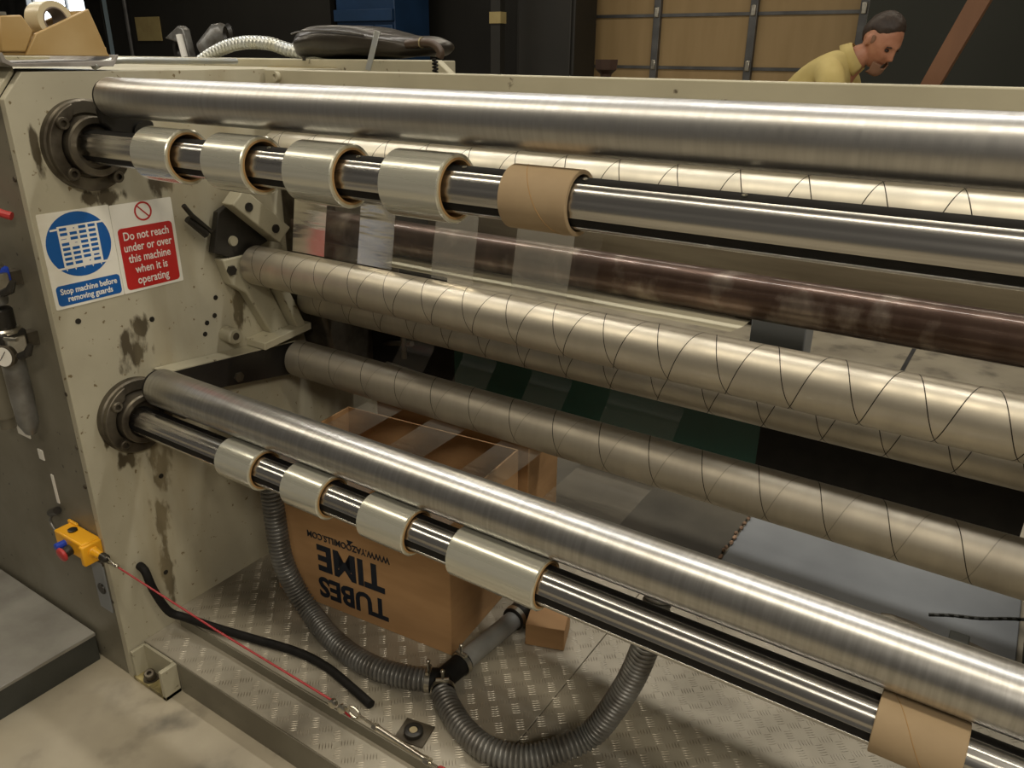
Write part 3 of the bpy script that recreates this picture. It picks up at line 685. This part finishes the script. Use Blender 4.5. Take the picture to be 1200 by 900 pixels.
J = Vector((.768, .322, z0))
build('branch', MB().tube([(.735, .298, z0), (.752, .31, z0), J], [.027, .027, .026], 18), black, yf)
build('branch', MB().tube([(.795, .289, z0), (.782, .305, z0), J], [.027, .027, .026], 18), black, yf)
build('branch', MB().tube([J, (.772, .37, z0), (.775, .40, z0)], [.026, .026, .026], 18), black, yf)
for c, d in (((.742, .303, z0), (.9, .44, 0)), ((.790, .296, z0), (.6, -.75, 0)), ((.774, .388, z0), (.05, 1, 0))):
    c = Vector(c); d = Vector(d).normalized()
    cl = build('hose_clamp', MB().lathe(c - d * .006, d, [(0, .0275), (0, .029), (.012, .029), (.012, .0275)], 28, closed=True), zinc, yf)
    u, w_ = frame(d); s = c + Vector((0, 0, .031))
    build('clamp_screw', MB().cyl(s - u * .014, s + u * .016, .0045, 10).cyl(s, s + Vector((0, 0, .022)), .0035, 8).ball(s + Vector((0, 0, .024)), .0055, 8, 6), zinc, cl)
tag(build('taped_pipe', MB().tube(spline([(.775, .395, z0), (.778, .44, z0 + .002), (.782, .50, z0), (.786, .555, z0), (.79, .60, z0)], .01), .0245, 20), duct, org=(.775, .395, z0)), 'smooth grey taped pipe from the Y fitting towards the carton side', 'pipe')
t = thing('pipe_coupling', 'black pipe coupling with clamp beside the carton right wall', 'coupling', (.79, .62, .125))
build('body', MB().lathe((.789, .59, z0 + .002), (.03, 1, 0), [(0, .031), (.05, .031), (.052, .036), (.12, .036), (.125, .030)], 24), blackmetal, t)
build('clamp', MB().lathe((.789, .593, z0 + .002), (.03, 1, 0), [(0, .032), (.012, .033), (.012, .032)], 24), zinc, t)
tag(build('box_flap', MB().box((.83, .57, .126), (.93, .66, .19), Matrix.Rotation(RD(20), 3, 'Z')), boxcard, bevel=.002), 'small brown cardboard piece beside the black coupling', 'cardboard')
tag(build('black_cable', MB().tube(spline([(.004, .072, .31), (.028, .070, .305), (.040, .075, .25), (.045, .10, .17), (.07, .125, .145), (.16, .145, .142), (.27, .175, .137), (.40, .205, .137), (.50, .21, .136), (.60, .195, .136), (.68, .18, .136)], .012), .0105, 12), black, org=(.004, .072, .31)), 'thick black cable from the side plate along the riser', 'cable')
t = thing('foot_bolt', 'black round foot bolt with pale centre on a square washer, by the turnbuckle', 'bolt', (.80, .178, .125))
build('washer_plate', MB().box((.765, .150, .125), (.835, .212, .129), Matrix.Rotation(RD(12), 3, 'Z')), castiron, t, bevel=.001)
build('collar', MB().lathe((.80, .178, .129), (0, 0, 1), [(0, .021), (.010, .021), (.012, .018), (.012, .011), (.006, .010)], 28), blackmetal, t)
build('stud', MB().cyl((.80, .178, .129), (.80, .178, .139), .009, 18), brass, t)

# ------------------------------------------------------------------ rope pull switch, cord, turnbuckle
es = thing('rope_pull_switch', 'yellow rope pull emergency switch box on the machine front corner', 'switch', (-.07, 0, .38))
build('housing', MB().box((-.133, -.046, .385), (-.012, .0, .430)), yellow, es, bevel=.004)
build('housing_lip', MB().box((-.022, -.050, .372), (-.006, .0, .426)), yellow, es, bevel=.004)
build('mounting_ear', MB().box((-.14, -.008, .420), (-.10, .0, .436)), yellow, es, bevel=.003)
build('cable_gland', MB().lathe((-.090, -.022, .430), (0, 0, 1), [(0, .011), (.004, .011), (.005, .009)], 18), blackmetal, es)
build('rope_spout', MB().lathe((-.006, -.024, .404), (1, 0, 0), [(0, .013), (.004, .013), (.006, .011), (.034, .008), (.036, .007)], 20), yellow, es)
build('rubber_bellows', MB().lathe((.030, -.024, .404), (1, 0, -.02), [(0, .010), (.004, .0105), (.008, .009), (.012, .0105), (.018, .009), (.022, .004)], 18), blackmetal, es)
st = build('stop_button_neck', MB().lathe((-.066, -.046, .400), (0, -1, -.15), [(0, .013), (.016, .013)], 18), blackmetal, es)
build('stop_button', MB().lathe((-.066, -.062, .3975), (0, -1, -.15), [(0, .013), (.003, .018), (.009, .018), (.012, .014), (.013, .006)], 24), redp, es)
build('reset_knob', MB().lathe((-.088, -.046, .409), (0, -1, 0), [(0, .009), (.022, .009), (.024, .007)], 10), bluep, es)
pg = thing('cable_plug', 'black plug with short grey cable beside the yellow switch box', 'plug', (-.185, 0, .45))
build('body', MB().cyl((-.21, -.010, .432), (-.172, -.010, .452), .010, 12), blackmetal, pg)
build('cable', MB().tube(spline([(-.205, -.010, .430), (-.22, -.012, .405), (-.20, -.014, .385), (-.17, -.014, .385), (-.133, -.014, .395)], .006), .0035, 8), galv, pg)
cd = thing('pull_cord', 'red pull cord running from the yellow switch to the turnbuckle', 'cord', (.1, -.025, .39))
build('cord', MB().tube([(.098, -.025, .400), (.45, -.025, .384), (.785, -.025, .379)], .0022, 8), redcord, cd)
build('thimble', MB().tube([Vector((.055, -.025, .403)) + Vector((cos(a) * .012 * (1 if cos(a) < 0 else 1.4), 0, sin(a) * .0085)) for a in [2 * pi * i / 20 for i in range(21)]], .0016, 6, cap=False), zinc, cd)
for x in (.078, .089): build('rope_clip', MB().ball((x, -.025, .4015), (.0065, .005, .0055), 10, 6), zinc, cd)
for x in (.792, .815):
    build('rope_clip', MB().lathe((x, -.030, .380), (0, -1, .3), [(-.004, .0085), (.004, .0085), (.006, .005), (.006, .0035)], 16), zinc, cd)
build('cord_tail', MB().tube([(.805, -.025, .372), (.83, -.025, .364)], .002, 6), redcord, cd)
tb = thing('turnbuckle', 'zinc turnbuckle with hook eye at the end of the red cord', 'turnbuckle', (.95, -.025, .37))
build('thimble_eye', MB().tube([Vector((.842, -.025, .381)) + Vector((cos(a) * (.016 if cos(a) < 0 else .013), 0, sin(a) * .0115)) for a in [2 * pi * i / 24 for i in range(25)]], .0026, 8, cap=False), zinc, tb)
build('rod', MB().cyl((.852, -.025, .380), (.90, -.025, .377), .0028, 10).cyl((1.02, -.025, .368), (1.12, -.025, .362), .0028, 10), zinc, tb)
build('nut', MB().cyl((.889, -.025, .378), (.898, -.025, .3772), .0075, 6), zinc, tb)
build('sleeve', MB().cyl((.897, -.025, .377), (1.01, -.025, .3695), .0052, 14), zinc, tb)
build('nut', MB().cyl((1.008, -.025, .3695), (1.020, -.025, .3687), .0078, 6), zinc, tb)
build('end_eye', MB().tube([Vector((1.05, -.025, .366)) + Vector((cos(a) * .012, 0, sin(a) * .009)) for a in [2 * pi * i / 16 for i in range(17)]], .002, 6, cap=False), redp, tb)

# ------------------------------------------------------------------ safety sign
sg = thing('safety_sign', 'two-part blue and red safety notice on the machine side plate', 'sign', (.001, .16, 1.0))
def rrect(y0, z0, y1, z1, r, n=5):
    out = []
    for cy, cz, a in ((y1 - r, z1 - r, 0), (y0 + r, z1 - r, 90), (y0 + r, z0 + r, 180), (y1 - r, z0 + r, 270)):
        out += [(cy + r * cos(RD(a + 90 * i / n)), cz + r * sin(RD(a + 90 * i / n))) for i in range(n + 1)]
    return out
build('board', MB().prism(rrect(.010, .994, .164, 1.196, .003), 0, .0003, .0018), white, sg)
build('board', MB().prism(rrect(.165, .994, .317, 1.193, .003), 0, .0003, .0018), white, sg)
build('blue_disc', MB().prism([(.086 + .070 * cos(2 * pi * i / 48), 1.124 + .0685 * sin(2 * pi * i / 48)) for i in range(48)], 0, .0018, .0022), signblue, sg)
build('blue_panel', MB().prism(rrect(.017, 1.000, .160, 1.044, .008), 0, .0018, .0022), signblue, sg)
build('red_panel', MB().prism(rrect(.174, 1.000, .309, 1.140, .009), 0, .0018, .0022), signred, sg)
pr = MB().lathe((.0018, .2425, 1.171), (1, 0, 0), [(0, .0175), (0, .0215), (.0004, .0215), (.0004, .0175)], 36, closed=True)
d_ = Vector((0, .7, -.72)).normalized(); n_ = Vector((0, .72, .7)).normalized(); c_ = Vector((.0018, .2425, 1.171))
pr.add([c_ + d_ * .019 + n_ * .0015, c_ + d_ * .019 - n_ * .0015, c_ - d_ * .019 - n_ * .0015, c_ - d_ * .019 + n_ * .0015] + [c_ + Vector((.0005, 0, 0)) + q for q in (d_ * .019 + n_ * .0015, d_ * .019 - n_ * .0015, -d_ * .019 - n_ * .0015, -d_ * .019 + n_ * .0015)],
       [(0, 1, 2, 3), (4, 5, 6, 7), (0, 1, 5, 4), (1, 2, 6, 5), (2, 3, 7, 6), (3, 0, 4, 7)])
build('prohibition_mark', pr, signred, sg)
# guard pictogram: white woven grid with blue windows
gr = MB().prism([(.045, 1.166), (.131, 1.166), (.131, 1.080), (.045, 1.080)], 0, .0022, .0024)
gr.box((.030, 0, 0), (.030, 0, 0)) if False else None
gr.prism([(.030, 1.162), (.145, 1.166), (.145, 1.162), (.030, 1.158)], 0, .0022, .0025).prism([(.030, 1.080), (.148, 1.080), (.148, 1.076), (.030, 1.076)], 0, .0022, .0025)
for i in range(5): gr.prism([(.047 + i * .019, 1.077), (.051 + i * .019, 1.077), (.049 + i * .019, 1.071)], 0, .0022, .0025)
build('guard_symbol', gr, signwhite, sg)
gw = MB(); rnd = random.Random(3)
for i in range(4):
    for j in range(8):
        if rnd.random() < .22:
            for k in range(4): gw.box((.0024, .049 + i * .0205 + rnd.uniform(0, .012), 1.083 + j * .0104 + rnd.uniform(0, .004)), (.0026, .049 + i * .0205 + .014 + rnd.uniform(-.003, 0), 1.086 + j * .0104 + .0015)) if k == 0 else None
        else: gw.box((.0024, .049 + i * .0205, 1.0835 + j * .0104), (.0026, .0645 + i * .0205, 1.0895 + j * .0104))
build('guard_openings', gw, signblue, sg)
U = (0, 1, 0); V = (0, 0, 1)
for i, (s, wdt) in enumerate((('Do not reach', 1), ('under or over', 1), ('this machine', 1), ('when it is', 1), ('operating', 1))):
    text_mesh('lettering', s, .0262, signwhite, sg, (.0026, .2415, 1.1205 - i * .0255), U, V, ext=.0002, sx=.80, bold=.0003)
text_mesh('lettering', 'Stop machine before', .0180, signwhite, sg, (.0026, .0885, 1.0300), U, V, ext=.0002, sx=.84, bold=.0004)
text_mesh('lettering', 'removing guards', .0180, signwhite, sg, (.0026, .0885, 1.0130), U, V, ext=.0002, sx=.84, bold=.0004)

# ------------------------------------------------------------------ air regulators on the front
def regulator(label, x, z, gauge, bl=1.0):
    t = thing('air_regulator', label, 'regulator', (x, 0, z), 'air regulators on the machine front')
    y = -.055
    build('knob', MB().lathe((x, y, z + .060), (0, 0, 1), [(0, .021), (.004, .023), (.040, .023), (.044, .020)], 20), blackmetal, t)
    build('valve_body', MB().box((x - .028, y - .026, z), (x + .028, y + .03, z + .056)), bluep if not gauge else blackmetal, t, bevel=.005)
    build('collar_ring', MB().lathe((x, y, z + .050), (0, 0, 1), [(0, .030), (.006, .031), (.010, .026)], 20), zinc, t)
    build('end_plate', MB().box((x + .024, y - .02, z + .008), (x + .040, y + .02, z + .046)), zinc, t, bevel=.003)
    build('bolt', MB().cyl((x + .030, y - .018, z + .046), (x + .072, y - .012, z + .050), .0045, 8).cyl((x + .030, y - .018, z + .010), (x + .068, y - .012, z + .012), .0055, 8), zinc, t)
    build('hose_tail', MB().tube([(x + .066, y - .012, z + .012), (x + .088, y - .005, z + .022), (x + .094, y + .002, z + .040)], [.008, .009, .006], 10), blackmetal, t)
    build('bowl', MB().lathe((x, y, z - .005), (0, 0, -1), [(-.01, .024), (.10 * bl, .024), (.16 * bl, .022), (.185 * bl, .012), (.19 * bl, .006)], 22), galv, t)
    build('wall_bracket', MB().box((x - .015, y + .025, z + .01), (x + .015, .003, z + .04)), castiron, t)
    if gauge:
        g = build('gauge', MB().lathe((x + .036, y - .020, z + .010), (.45, -1, .15), [(0, .022), (.012, .024), (.016, .022), (.016, .020)], 28), castiron, t)
        build('dial', MB().lathe((x + .0420, y - .0337, z + .0121), (.45, -1, .15), [(0, .0205), (.001, .0205)], 28), glassy, g)
        build('needle', MB().tube([(x + .033, y - .0395, z + .001), (x + .051, y - .0325, z + .025)], .0008, 5), blackmetal, g)
    return t
regulator('lower air regulator with white pressure gauge and black knob on the machine front', -.100, .895, True)
regulator('upper air regulator with blue body, partly cut by the left edge', -.110, 1.03, False, .12)
tag(build('air_tube', MB().tube(spline([(-.30, -.02, 1.29), (-.17, -.035, 1.232), (-.075, -.03, 1.203), (-.035, -.010, 1.190)], .01), .0085, 10), redp, org=(-.3, -.02, 1.29)), 'short red air tube at the left edge above the regulators', 'tube')
tag(build('round_conduit', MB().cyl((-.275, -.028, .40 + .29), (-.275, -.028, .885), .026, 20).cyl((-.275, -.028, .66), (-.275, -.028, .69), .018, 16), front, org=(-.275, -.028, .69)), 'grey vertical conduit left of the gauge regulator', 'conduit')

# ------------------------------------------------------------------ on top of the machine
dp = thing('tape_dispenser', 'ochre weighted tape dispenser holding one tape roll, on the machine top corner', 'tape dispenser', (-.05, .13, 1.475))
build('side_cheek', MB().prism([(.062, 1.494), (.090, 1.534), (.205, 1.583), (.222, 1.53), (.230, 1.500), (.235, 1.494)], 0, -.018, -.008), ochre, dp, bevel=.002)
build('side_cheek', MB().prism([(.062, 1.494), (.090, 1.534), (.205, 1.583), (.222, 1.53), (.230, 1.500), (.235, 1.494)], 0, -.088, -.078), ochre, dp, bevel=.002)
build('base', MB().box((-.078, .02, 1.494), (-.018, .235, 1.512)), ochre, dp, bevel=.002)
build('cutter_block', MB().prism([(.020, 1.500), (.030, 1.563), (.072, 1.566), (.088, 1.538), (.066, 1.500)], 0, -.088, -.012), ochre, dp, bevel=.003)
build('blade', MB().box((-.086, .030, 1.564), (-.014, .045, 1.570)), zinc, dp)
build('sloped_cover', MB().prism([(.205, 1.580), (.222, 1.53), (.226, 1.50), (.21, 1.50), (.20, 1.55)], 0, -.078, -.018), ochre, dp)
tr = thing('tape_roll', 'clear tape roll sitting in the ochre dispenser', 'tape roll', (-.05, .145, 1.555))
build('wound_tape', MB().lathe((-.074, .142, 1.560), (1, 0, 0), [(0, .024), (0, .035), (.05, .035), (.05, .024)], 44, closed=True), mat('cream_tape', (.58, .50, .33), .3), tr)
build('core', MB().lathe((-.075, .142, 1.560), (1, 0, 0), [(0, .0215), (0, .024), (.052, .024), (.052, .0215)], 40, closed=True), mat('core_mauve', (.20, .16, .13), .6), tr)
tag(build('grey_tray', MB().prism([(.008, 1.499), (.010, 1.482), (.026, 1.4745), (.230, 1.4745), (.238, 1.482), (.246, 1.497), (.240, 1.4965), (.232, 1.486), (.03, 1.480), (.018, 1.488), (.014, 1.499)], 0, -.25, .004), greytray, bevel=.001), 'chipped grey metal tray under the tape dispenser', 'tray')
tag(build('steel_conduit', MB().tube(spline([(.0, .190, 1.474), (-.01, .215, 1.481), (-.01, .26, 1.486), (-.01, .40, 1.4855), (-.01, .565, 1.485)], .01), .0068, 12), galv2, org=(0, .19, 1.474)), 'thin bare steel conduit lying along the machine top edge', 'conduit')
hose('flexible_hose', 'bright galvanised flexible hose arching over the machine top, left of the bag', [(-1.02, 1.20, 1.475), (-.93, 1.20, 1.508), (-.84, 1.20, 1.530), (-.74, 1.20, 1.540), (-.63, 1.20, 1.535), (-.54, 1.20, 1.516), (-.44, 1.20, 1.505), (-.34, 1.2, 1.512)], .020, galv2, pitch=.019, amp=.0042)

bgm = thing('leather_bag', 'flat black leather holdall lying on the machine top', 'bag', (0, 1.0, 1.49))
secs = [(-.215, 1.508, 1.520, .06), (-.21, 1.497, 1.545, .10), (-.195, 1.492, 1.565, .12), (-.16, 1.491, 1.576, .13), (-.10, 1.491, 1.581, .135), (0, 1.492, 1.580, .13), (.06, 1.493, 1.573, .125), (.12, 1.496, 1.560, .11), (.17, 1.500, 1.553, .09), (.22, 1.502, 1.548, .07), (.26, 1.506, 1.543, .05), (.285, 1.512, 1.535, .03)]
vs = []; fs = []; n = 28
for j, (x, zl, zh, wy) in enumerate(secs):
    zc = (zl + zh) / 2; hz = (zh - zl) / 2
    for i in range(n):
        a = 2 * pi * i / n; ca, sa = cos(a), sin(a)
        yy = wy * math.copysign(abs(ca) ** .7, ca); zz = hz * math.copysign(abs(sa) ** .75, sa)
        p = Vector((x, 1.02 + yy, zc + zz))
        if 0 < j < len(secs) - 1:
            k = noise.noise(Vector((x * 14, yy * 18, 3 + zz * 60))) * .012 + noise.noise(Vector((x * 34, yy * 30, zz * 50))) * .005
            crease = -.006 * max(0, 1 - abs(zz / hz - .15) * 6)
            p += Vector((0, ca, sa)) * (k + crease)
        vs.append(p)
for j in range(len(secs) - 1):
    for i in range(n): fs.append((j * n + i, j * n + (i + 1) % n, (j + 1) * n + (i + 1) % n, (j + 1) * n + i))
fs += [tuple(range(n)), tuple((len(secs) - 1) * n + i for i in range(n - 1, -1, -1))]
bo = build('body', MB().add(vs, fs), leather, bgm, ang=80); sb = bo.modifiers.new('s', 'SUBSURF'); sb.levels = 1; sb.render_levels = 2
build('zip_piping', MB().tube(spline([(-.195, .905, 1.556), (-.13, .890, 1.562), (0, .892, 1.561), (.10, .905, 1.550)], .015), .0022, 6), leather, bgm)
build('handle_end', MB().tube(spline([(.20, .945, 1.530), (.25, .945, 1.534), (.285, .95, 1.530), (.305, .955, 1.512), (.30, .955, 1.497)], .008), .011, 12), mat('brown_leather', (.06, .038, .025), .4), bgm)
build('buckle_ring', MB().lathe((.250, .945, 1.534), (1, 0, -.1), [(0, .0112), (0, .0135), (.003, .0135), (.003, .0112)], 20, closed=True), brass, bgm)
tag(build('metal_strip', MB().box((-.0075, -.002, 0), (.0075, .002, .10)), galv2, bevel=.001), 'pale metal strip leaning against the leather bag', 'strip')
ms = bpy.data.objects['metal_strip']; ms.location = (.135, .86, 1.465); ms.rotation_euler = (RD(-8), RD(16), RD(20))
tag(build('coil_spring', MB().tube([(.362 + .006 * cos(i * .7), .86 + .006 * sin(i * .7), 1.463 + i * .0009) for i in range(36)], .0026, 6), black, org=(.362, .86, 1.463)), 'small black coiled wire beside the bag end', 'spring')
tag(build('tab', MB().box((-.005, -.002, 0), (.005, .002, .012)), blackmetal), 'tiny dark peg under the left end of the bag', 'peg')
bpy.data.objects['tab'].location = (-.135, .89, 1.486); bpy.data.objects['tab'].name = 'peg'

# ------------------------------------------------------------------ the man
man = thing('person', 'man in a pale yellow polo shirt stooping to the right behind the machine', 'person', (.45, 4.0, 0))
def skinmesh(joints, edges, root=0, levels=2):
    me = bpy.data.meshes.new('sk'); me.from_pydata([j[0] for j in joints], edges, [])
    o = bpy.data.objects.new('sk', me); C.objects.link(o); o.modifiers.new('k', 'SKIN'); me.update()
    sv = me.skin_vertices[0].data if me.skin_vertices else None
    if sv is None:
        bpy.context.view_layer.objects.active = o; sv = me.skin_vertices[0].data
    for i, j in enumerate(joints):
        r = j[1]; sv[i].radius = (r, r) if isinstance(r, (int, float)) else r
        sv[i].use_root = (i == root)
    s_ = o.modifiers.new('s', 'SUBSURF'); s_.levels = levels
    dg = bpy.context.evaluated_depsgraph_get(); ev = o.evaluated_get(dg).to_mesh()
    mb = MB().add([v.co.copy() for v in ev.vertices], [tuple(p.vertices) for p in ev.polygons])
    bpy.data.objects.remove(o); return mb
def remeshed(name, mbs, m, parent, vox, smooth_it=4, shape=None):
    mb = MB()
    for q in mbs: mb.add(q.v, q.f)
    me = bpy.data.meshes.new('r'); me.from_pydata([tuple(v) for v in mb.v], [], mb.f)
    bm = bmesh.new(); bm.from_mesh(me); bmesh.ops.recalc_face_normals(bm, faces=bm.faces); bm.to_mesh(me); bm.free()
    o = bpy.data.objects.new('r', me); C.objects.link(o)
    md = o.modifiers.new('v', 'REMESH'); md.mode = 'VOXEL'; md.voxel_size = vox
    sm = o.modifiers.new('c', 'SMOOTH'); sm.factor = .5; sm.iterations = smooth_it
    ev = o.evaluated_get(bpy.context.evaluated_depsgraph_get()).to_mesh()
    out = MB().add([v.co.copy() for v in ev.vertices], [tuple(p.vertices) for p in ev.polygons]); bpy.data.objects.remove(o)
    return build(name, out, m, parent, ang=180)
# head frame: hx = face direction, hz = crown direction
yaw, pitch = RD(-30), RD(34)
HX = Vector((cos(yaw) * cos(pitch), sin(yaw) * cos(pitch), -sin(pitch))); HY = Vector((-sin(yaw), cos(yaw), 0)); HZ = HX.cross(HY)
HC = Vector((.822, 4.0, 1.603)); HS = 1.14
def H(x, y, z): return HC + (HX * x + HY * y + HZ * z) * HS
HR = Matrix((HX, HY, HZ)).transposed()
head = MB()
n, m_ = 48, 36; vs = []
for j in range(m_ + 1):
    th = pi * j / m_
    for i in range(n):
        ph = 2 * pi * i / n; dx, dy, dz = sin(th) * cos(ph), sin(th) * sin(ph), cos(th)
        rx, ry, rz = .095, .074, .118
        x, y, z = rx * dx, ry * dy, rz * dz
        if z < 0:
            k = min(1, -z / .118); y *= 1 - .34 * k; x = x * (1 - .12 * k) + .016 * k
            if dx < 0: x *= 1 - .45 * k
        if dx > 0:
            f = lambda cy, cz, sy, sz, a: a * math.exp(-((y - cy) / sy) ** 2 - ((z - cz) / sz) ** 2)
            x += f(0, .020, .045, .011, .007)                                     # brow
            x -= f(.031, .002, .015, .012, .012) + f(-.031, .002, .015, .012, .012)   # eye sockets
            x += f(0, -.026, .010, .020, .020) + f(0, -.034, .014, .008, .010) + f(0, -.004, .008, .018, .008)  # nose
            x += f(.034, -.026, .018, .018, .005) + f(-.034, -.026, .018, .018, .005)  # cheeks
            x += f(0, -.062, .020, .005, .006) + f(0, -.073, .018, .005, .006) - f(0, -.0675, .022, .0025, .005)  # lips
            x += f(0, -.098, .020, .014, .012)                                    # chin
        vs.append(H(x, y, z))
fs = [(j * n + i, j * n + (i + 1) % n, (j + 1) * n + (i + 1) % n, (j + 1) * n + i) for j in range(m_) for i in range(n)]
head.add(vs, fs)
for s in (-1, 1):
    head.ball(H(-.008, s * .075, -.006), (.020, .009, .032), 14, 10, HR @ Matrix.Rotation(RD(s * 22), 3, 'Z'))
sh = {'pel': (.34, 4.0, .95), 'waist': (.37, 4, 1.10), 'chest': (.50, 4, 1.30), 'up': (.61, 4, 1.44), 'nk': (.705, 4.0, 1.515), 'sk': (.79, 4.0, 1.57)}
def arm(s):
    y = 4 + s * .19
    return [((.60, 4 + s * .10, 1.425), .062), ((.635, y, 1.385), .062), ((.70, y + s * .03, 1.22), .048), ((.745, y + s * .03, 1.09), .040), ((.86, y, 1.02), .034), ((.98, y - s * .02, .98), .026), ((1.03, y - s * .025, .97), (.018, .036))]
bj = [(sh['pel'], (.13, .16)), (sh['waist'], (.115, .14)), (sh['chest'], (.125, .165)), (sh['up'], (.10, .13)), (sh['nk'], .062), (sh['sk'], .056), ]
be = [(0, 1), (1, 2), (2, 3), (3, 4), (4, 5)]
for s in (-1, 1):
    b0 = len(bj); A = arm(s); bj += [(p, r) for p, r in A]; be += [(3, b0)] + [(b0 + i, b0 + i + 1) for i in range(len(A) - 1)]
    b0 = len(bj); Lg = [((.34, 4 + s * .095, .86), .09), ((.40, 4 + s * .11, .50), .062), ((.37, 4 + s * .115, .30), .056), ((.335, 4 + s * .12, .09), .038), ((.46, 4 + s * .14, .035), (.03, .04))]
    bj += Lg; be += [(0, b0)] + [(b0 + i, b0 + i + 1) for i in range(len(Lg) - 1)]
parts = [skinmesh(bj, be, 0, 2), head]
for s in (-1, 1):
    y = 4 + s * .165
    for k, (oy, L_) in enumerate(((-.026, .070), (-.009, .082), (.009, .077), (.026, .060))):
        parts.append(skinmesh([((1.03, y + oy * .8, .97), .0095), ((1.065, y + oy, .965), .009), ((1.065 + L_ * .4, y + oy, .950), .008), ((1.065 + L_ * .7, y + oy, .925), .007)], [(0, 1), (1, 2), (2, 3)], 0, 1))
    parts.append(skinmesh([((1.01, y - s * .02, .965), .012), ((1.03, y - s * .048, .955), .010), ((1.06, y - s * .058, .945), .0085)], [(0, 1), (1, 2)], 0, 1))
body = remeshed('body', parts, skin, man, .0055, 3)
# clothes
shirt = [skinmesh([((.335, 4, .93), (.165, .20)), (sh['waist'], (.135, .165)), (sh['chest'], (.148, .19)), (sh['up'], (.118, .155)), ((.700, 4, 1.530), .070)] +
         [q for s in (-1, 1) for q in [((.61, 4 + s * .11, 1.455), .078), ((.642, 4 + s * .19, 1.41), .080), ((.685, 4 + s * .215, 1.255), .070)]],
         [(0, 1), (1, 2), (2, 3), (3, 4), (3, 5), (5, 6), (6, 7), (3, 8), (8, 9), (9, 10)], 0, 2)]
remeshed('polo_shirt', shirt, polo, man, .010, 5)
# collar: open band around the neck, standing up at the nape
cv_ = []; cf = []; n = 30
nd = (Vector(sh['sk']) - Vector(sh['nk'])).normalized(); cc = Vector((.690, 4, 1.505)); uu = Vector((0, 1, 0)); ww = nd.cross(uu).normalized()
for i in range(n + 1):
    a = RD(-148) + RD(296) * i / n       # opening to the front-below
    for k, (r, h) in enumerate(((.080, .0), (.074, .042), (.084, .030), (.098, -.016))):
        fwd = uu * sin(a) + ww * (-cos(a) if ww.z < 0 else cos(a))
        cv_.append(cc + fwd * r + nd * h)
for i in range(n):
    for k in range(3): cf.append((i * 4 + k, i * 4 + k + 1, (i + 1) * 4 + k + 1, (i + 1) * 4 + k))
col = build('collar', MB().add(cv_, cf), polo, man, ang=80); q = col.modifiers.new('s', 'SOLIDIFY'); q.thickness = .004
remeshed('trousers', [skinmesh([((.34, 4, .99), (.138, .168)), ((.34, 4, .90), (.14, .175))] + [q for s in (-1, 1) for q in [((.345, 4 + s * .1, .80), .105), ((.40, 4 + s * .11, .50), .082), ((.37, 4 + s * .115, .28), .075), ((.34, 4 + s * .12, .08), .068)]],
         [(0, 1), (1, 2), (2, 3), (3, 4), (4, 5), (1, 6), (6, 7), (7, 8), (8, 9)], 0, 2)], trouser, man, .012, 4)
for s in (-1, 1):
    build('shoe', MB().ball((.42, 4 + s * .14, .045), (.145, .05, .045), 20, 12), black, man)
# hair: cap over the crown and back, leaving the face and ears free
hv = []; hf = []; n, m_ = 44, 22
for j in range(m_ + 1):
    for i in range(n):
        ph = 2 * pi * i / n; c_ = cos(ph)
        lim = RD(46) + RD(70) * (1 - c_) / 2 - RD(16) * math.exp(-((abs(ph if ph < pi else 2 * pi - ph) - 1.75) / .35) ** 2)
        th = lim * j / m_; e = .009 * (1 - (j / m_) ** 6) + noise.noise(Vector((ph * 3, th * 9, 1))) * .003
        z = (.118 + e + .003) * cos(th); x = (.095 + e) * sin(th) * c_ - .002; y = (.074 + e) * sin(th) * sin(ph)
        if z < 0:
            k = min(1, -z / .118); y *= 1 - .30 * k
            if c_ < 0: x *= 1 - .40 * k
        hv.append(H(x, y, z))
for j in range(m_):
    for i in range(n): hf.append((j * n + i, j * n + (i + 1) % n, (j + 1) * n + (i + 1) % n, (j + 1) * n + i))
hm = build('hair', MB().add(hv, hf), hair, man, ang=180); q = hm.modifiers.new('s', 'SOLIDIFY'); q.thickness = .006
for s in (-1, 1):
    build('eye', MB().ball(H(.080, s * .031, .001), (.011, .014, .0075), 12, 8, HR), eyew, man)
    build('eyebrow', MB().tube([H(.088, s * .016, .017), H(.091, s * .032, .021), H(.080, s * .047, .016)], .0035, 6), hair, man)
    build('sideburn', MB().ball(H(.012, s * .0735, .012), (.016, .004, .022), 10, 8, HR), beard, man)
bv = []; bf = []
for j in range(9):
    for i in range(17):
        y = -.046 + .092 * i / 16; z = -.064 - .060 * j / 8
        x = .098 - (abs(y) / .05) ** 2 * .040 - (max(0, -z - .098) / .03) ** 2 * .018
        bv.append(H(x - .001, y * (1 - .25 * j / 8), z))
for j in range(8):
    for i in range(16):
        if j < 2 and 4 < i < 11: continue
        bf.append((j * 17 + i, j * 17 + i + 1, (j + 1) * 17 + i + 1, (j + 1) * 17 + i))
bd = build('beard', MB().add(bv, bf), beard, man, ang=180); q = bd.modifiers.new('s', 'SOLIDIFY'); q.thickness = .006
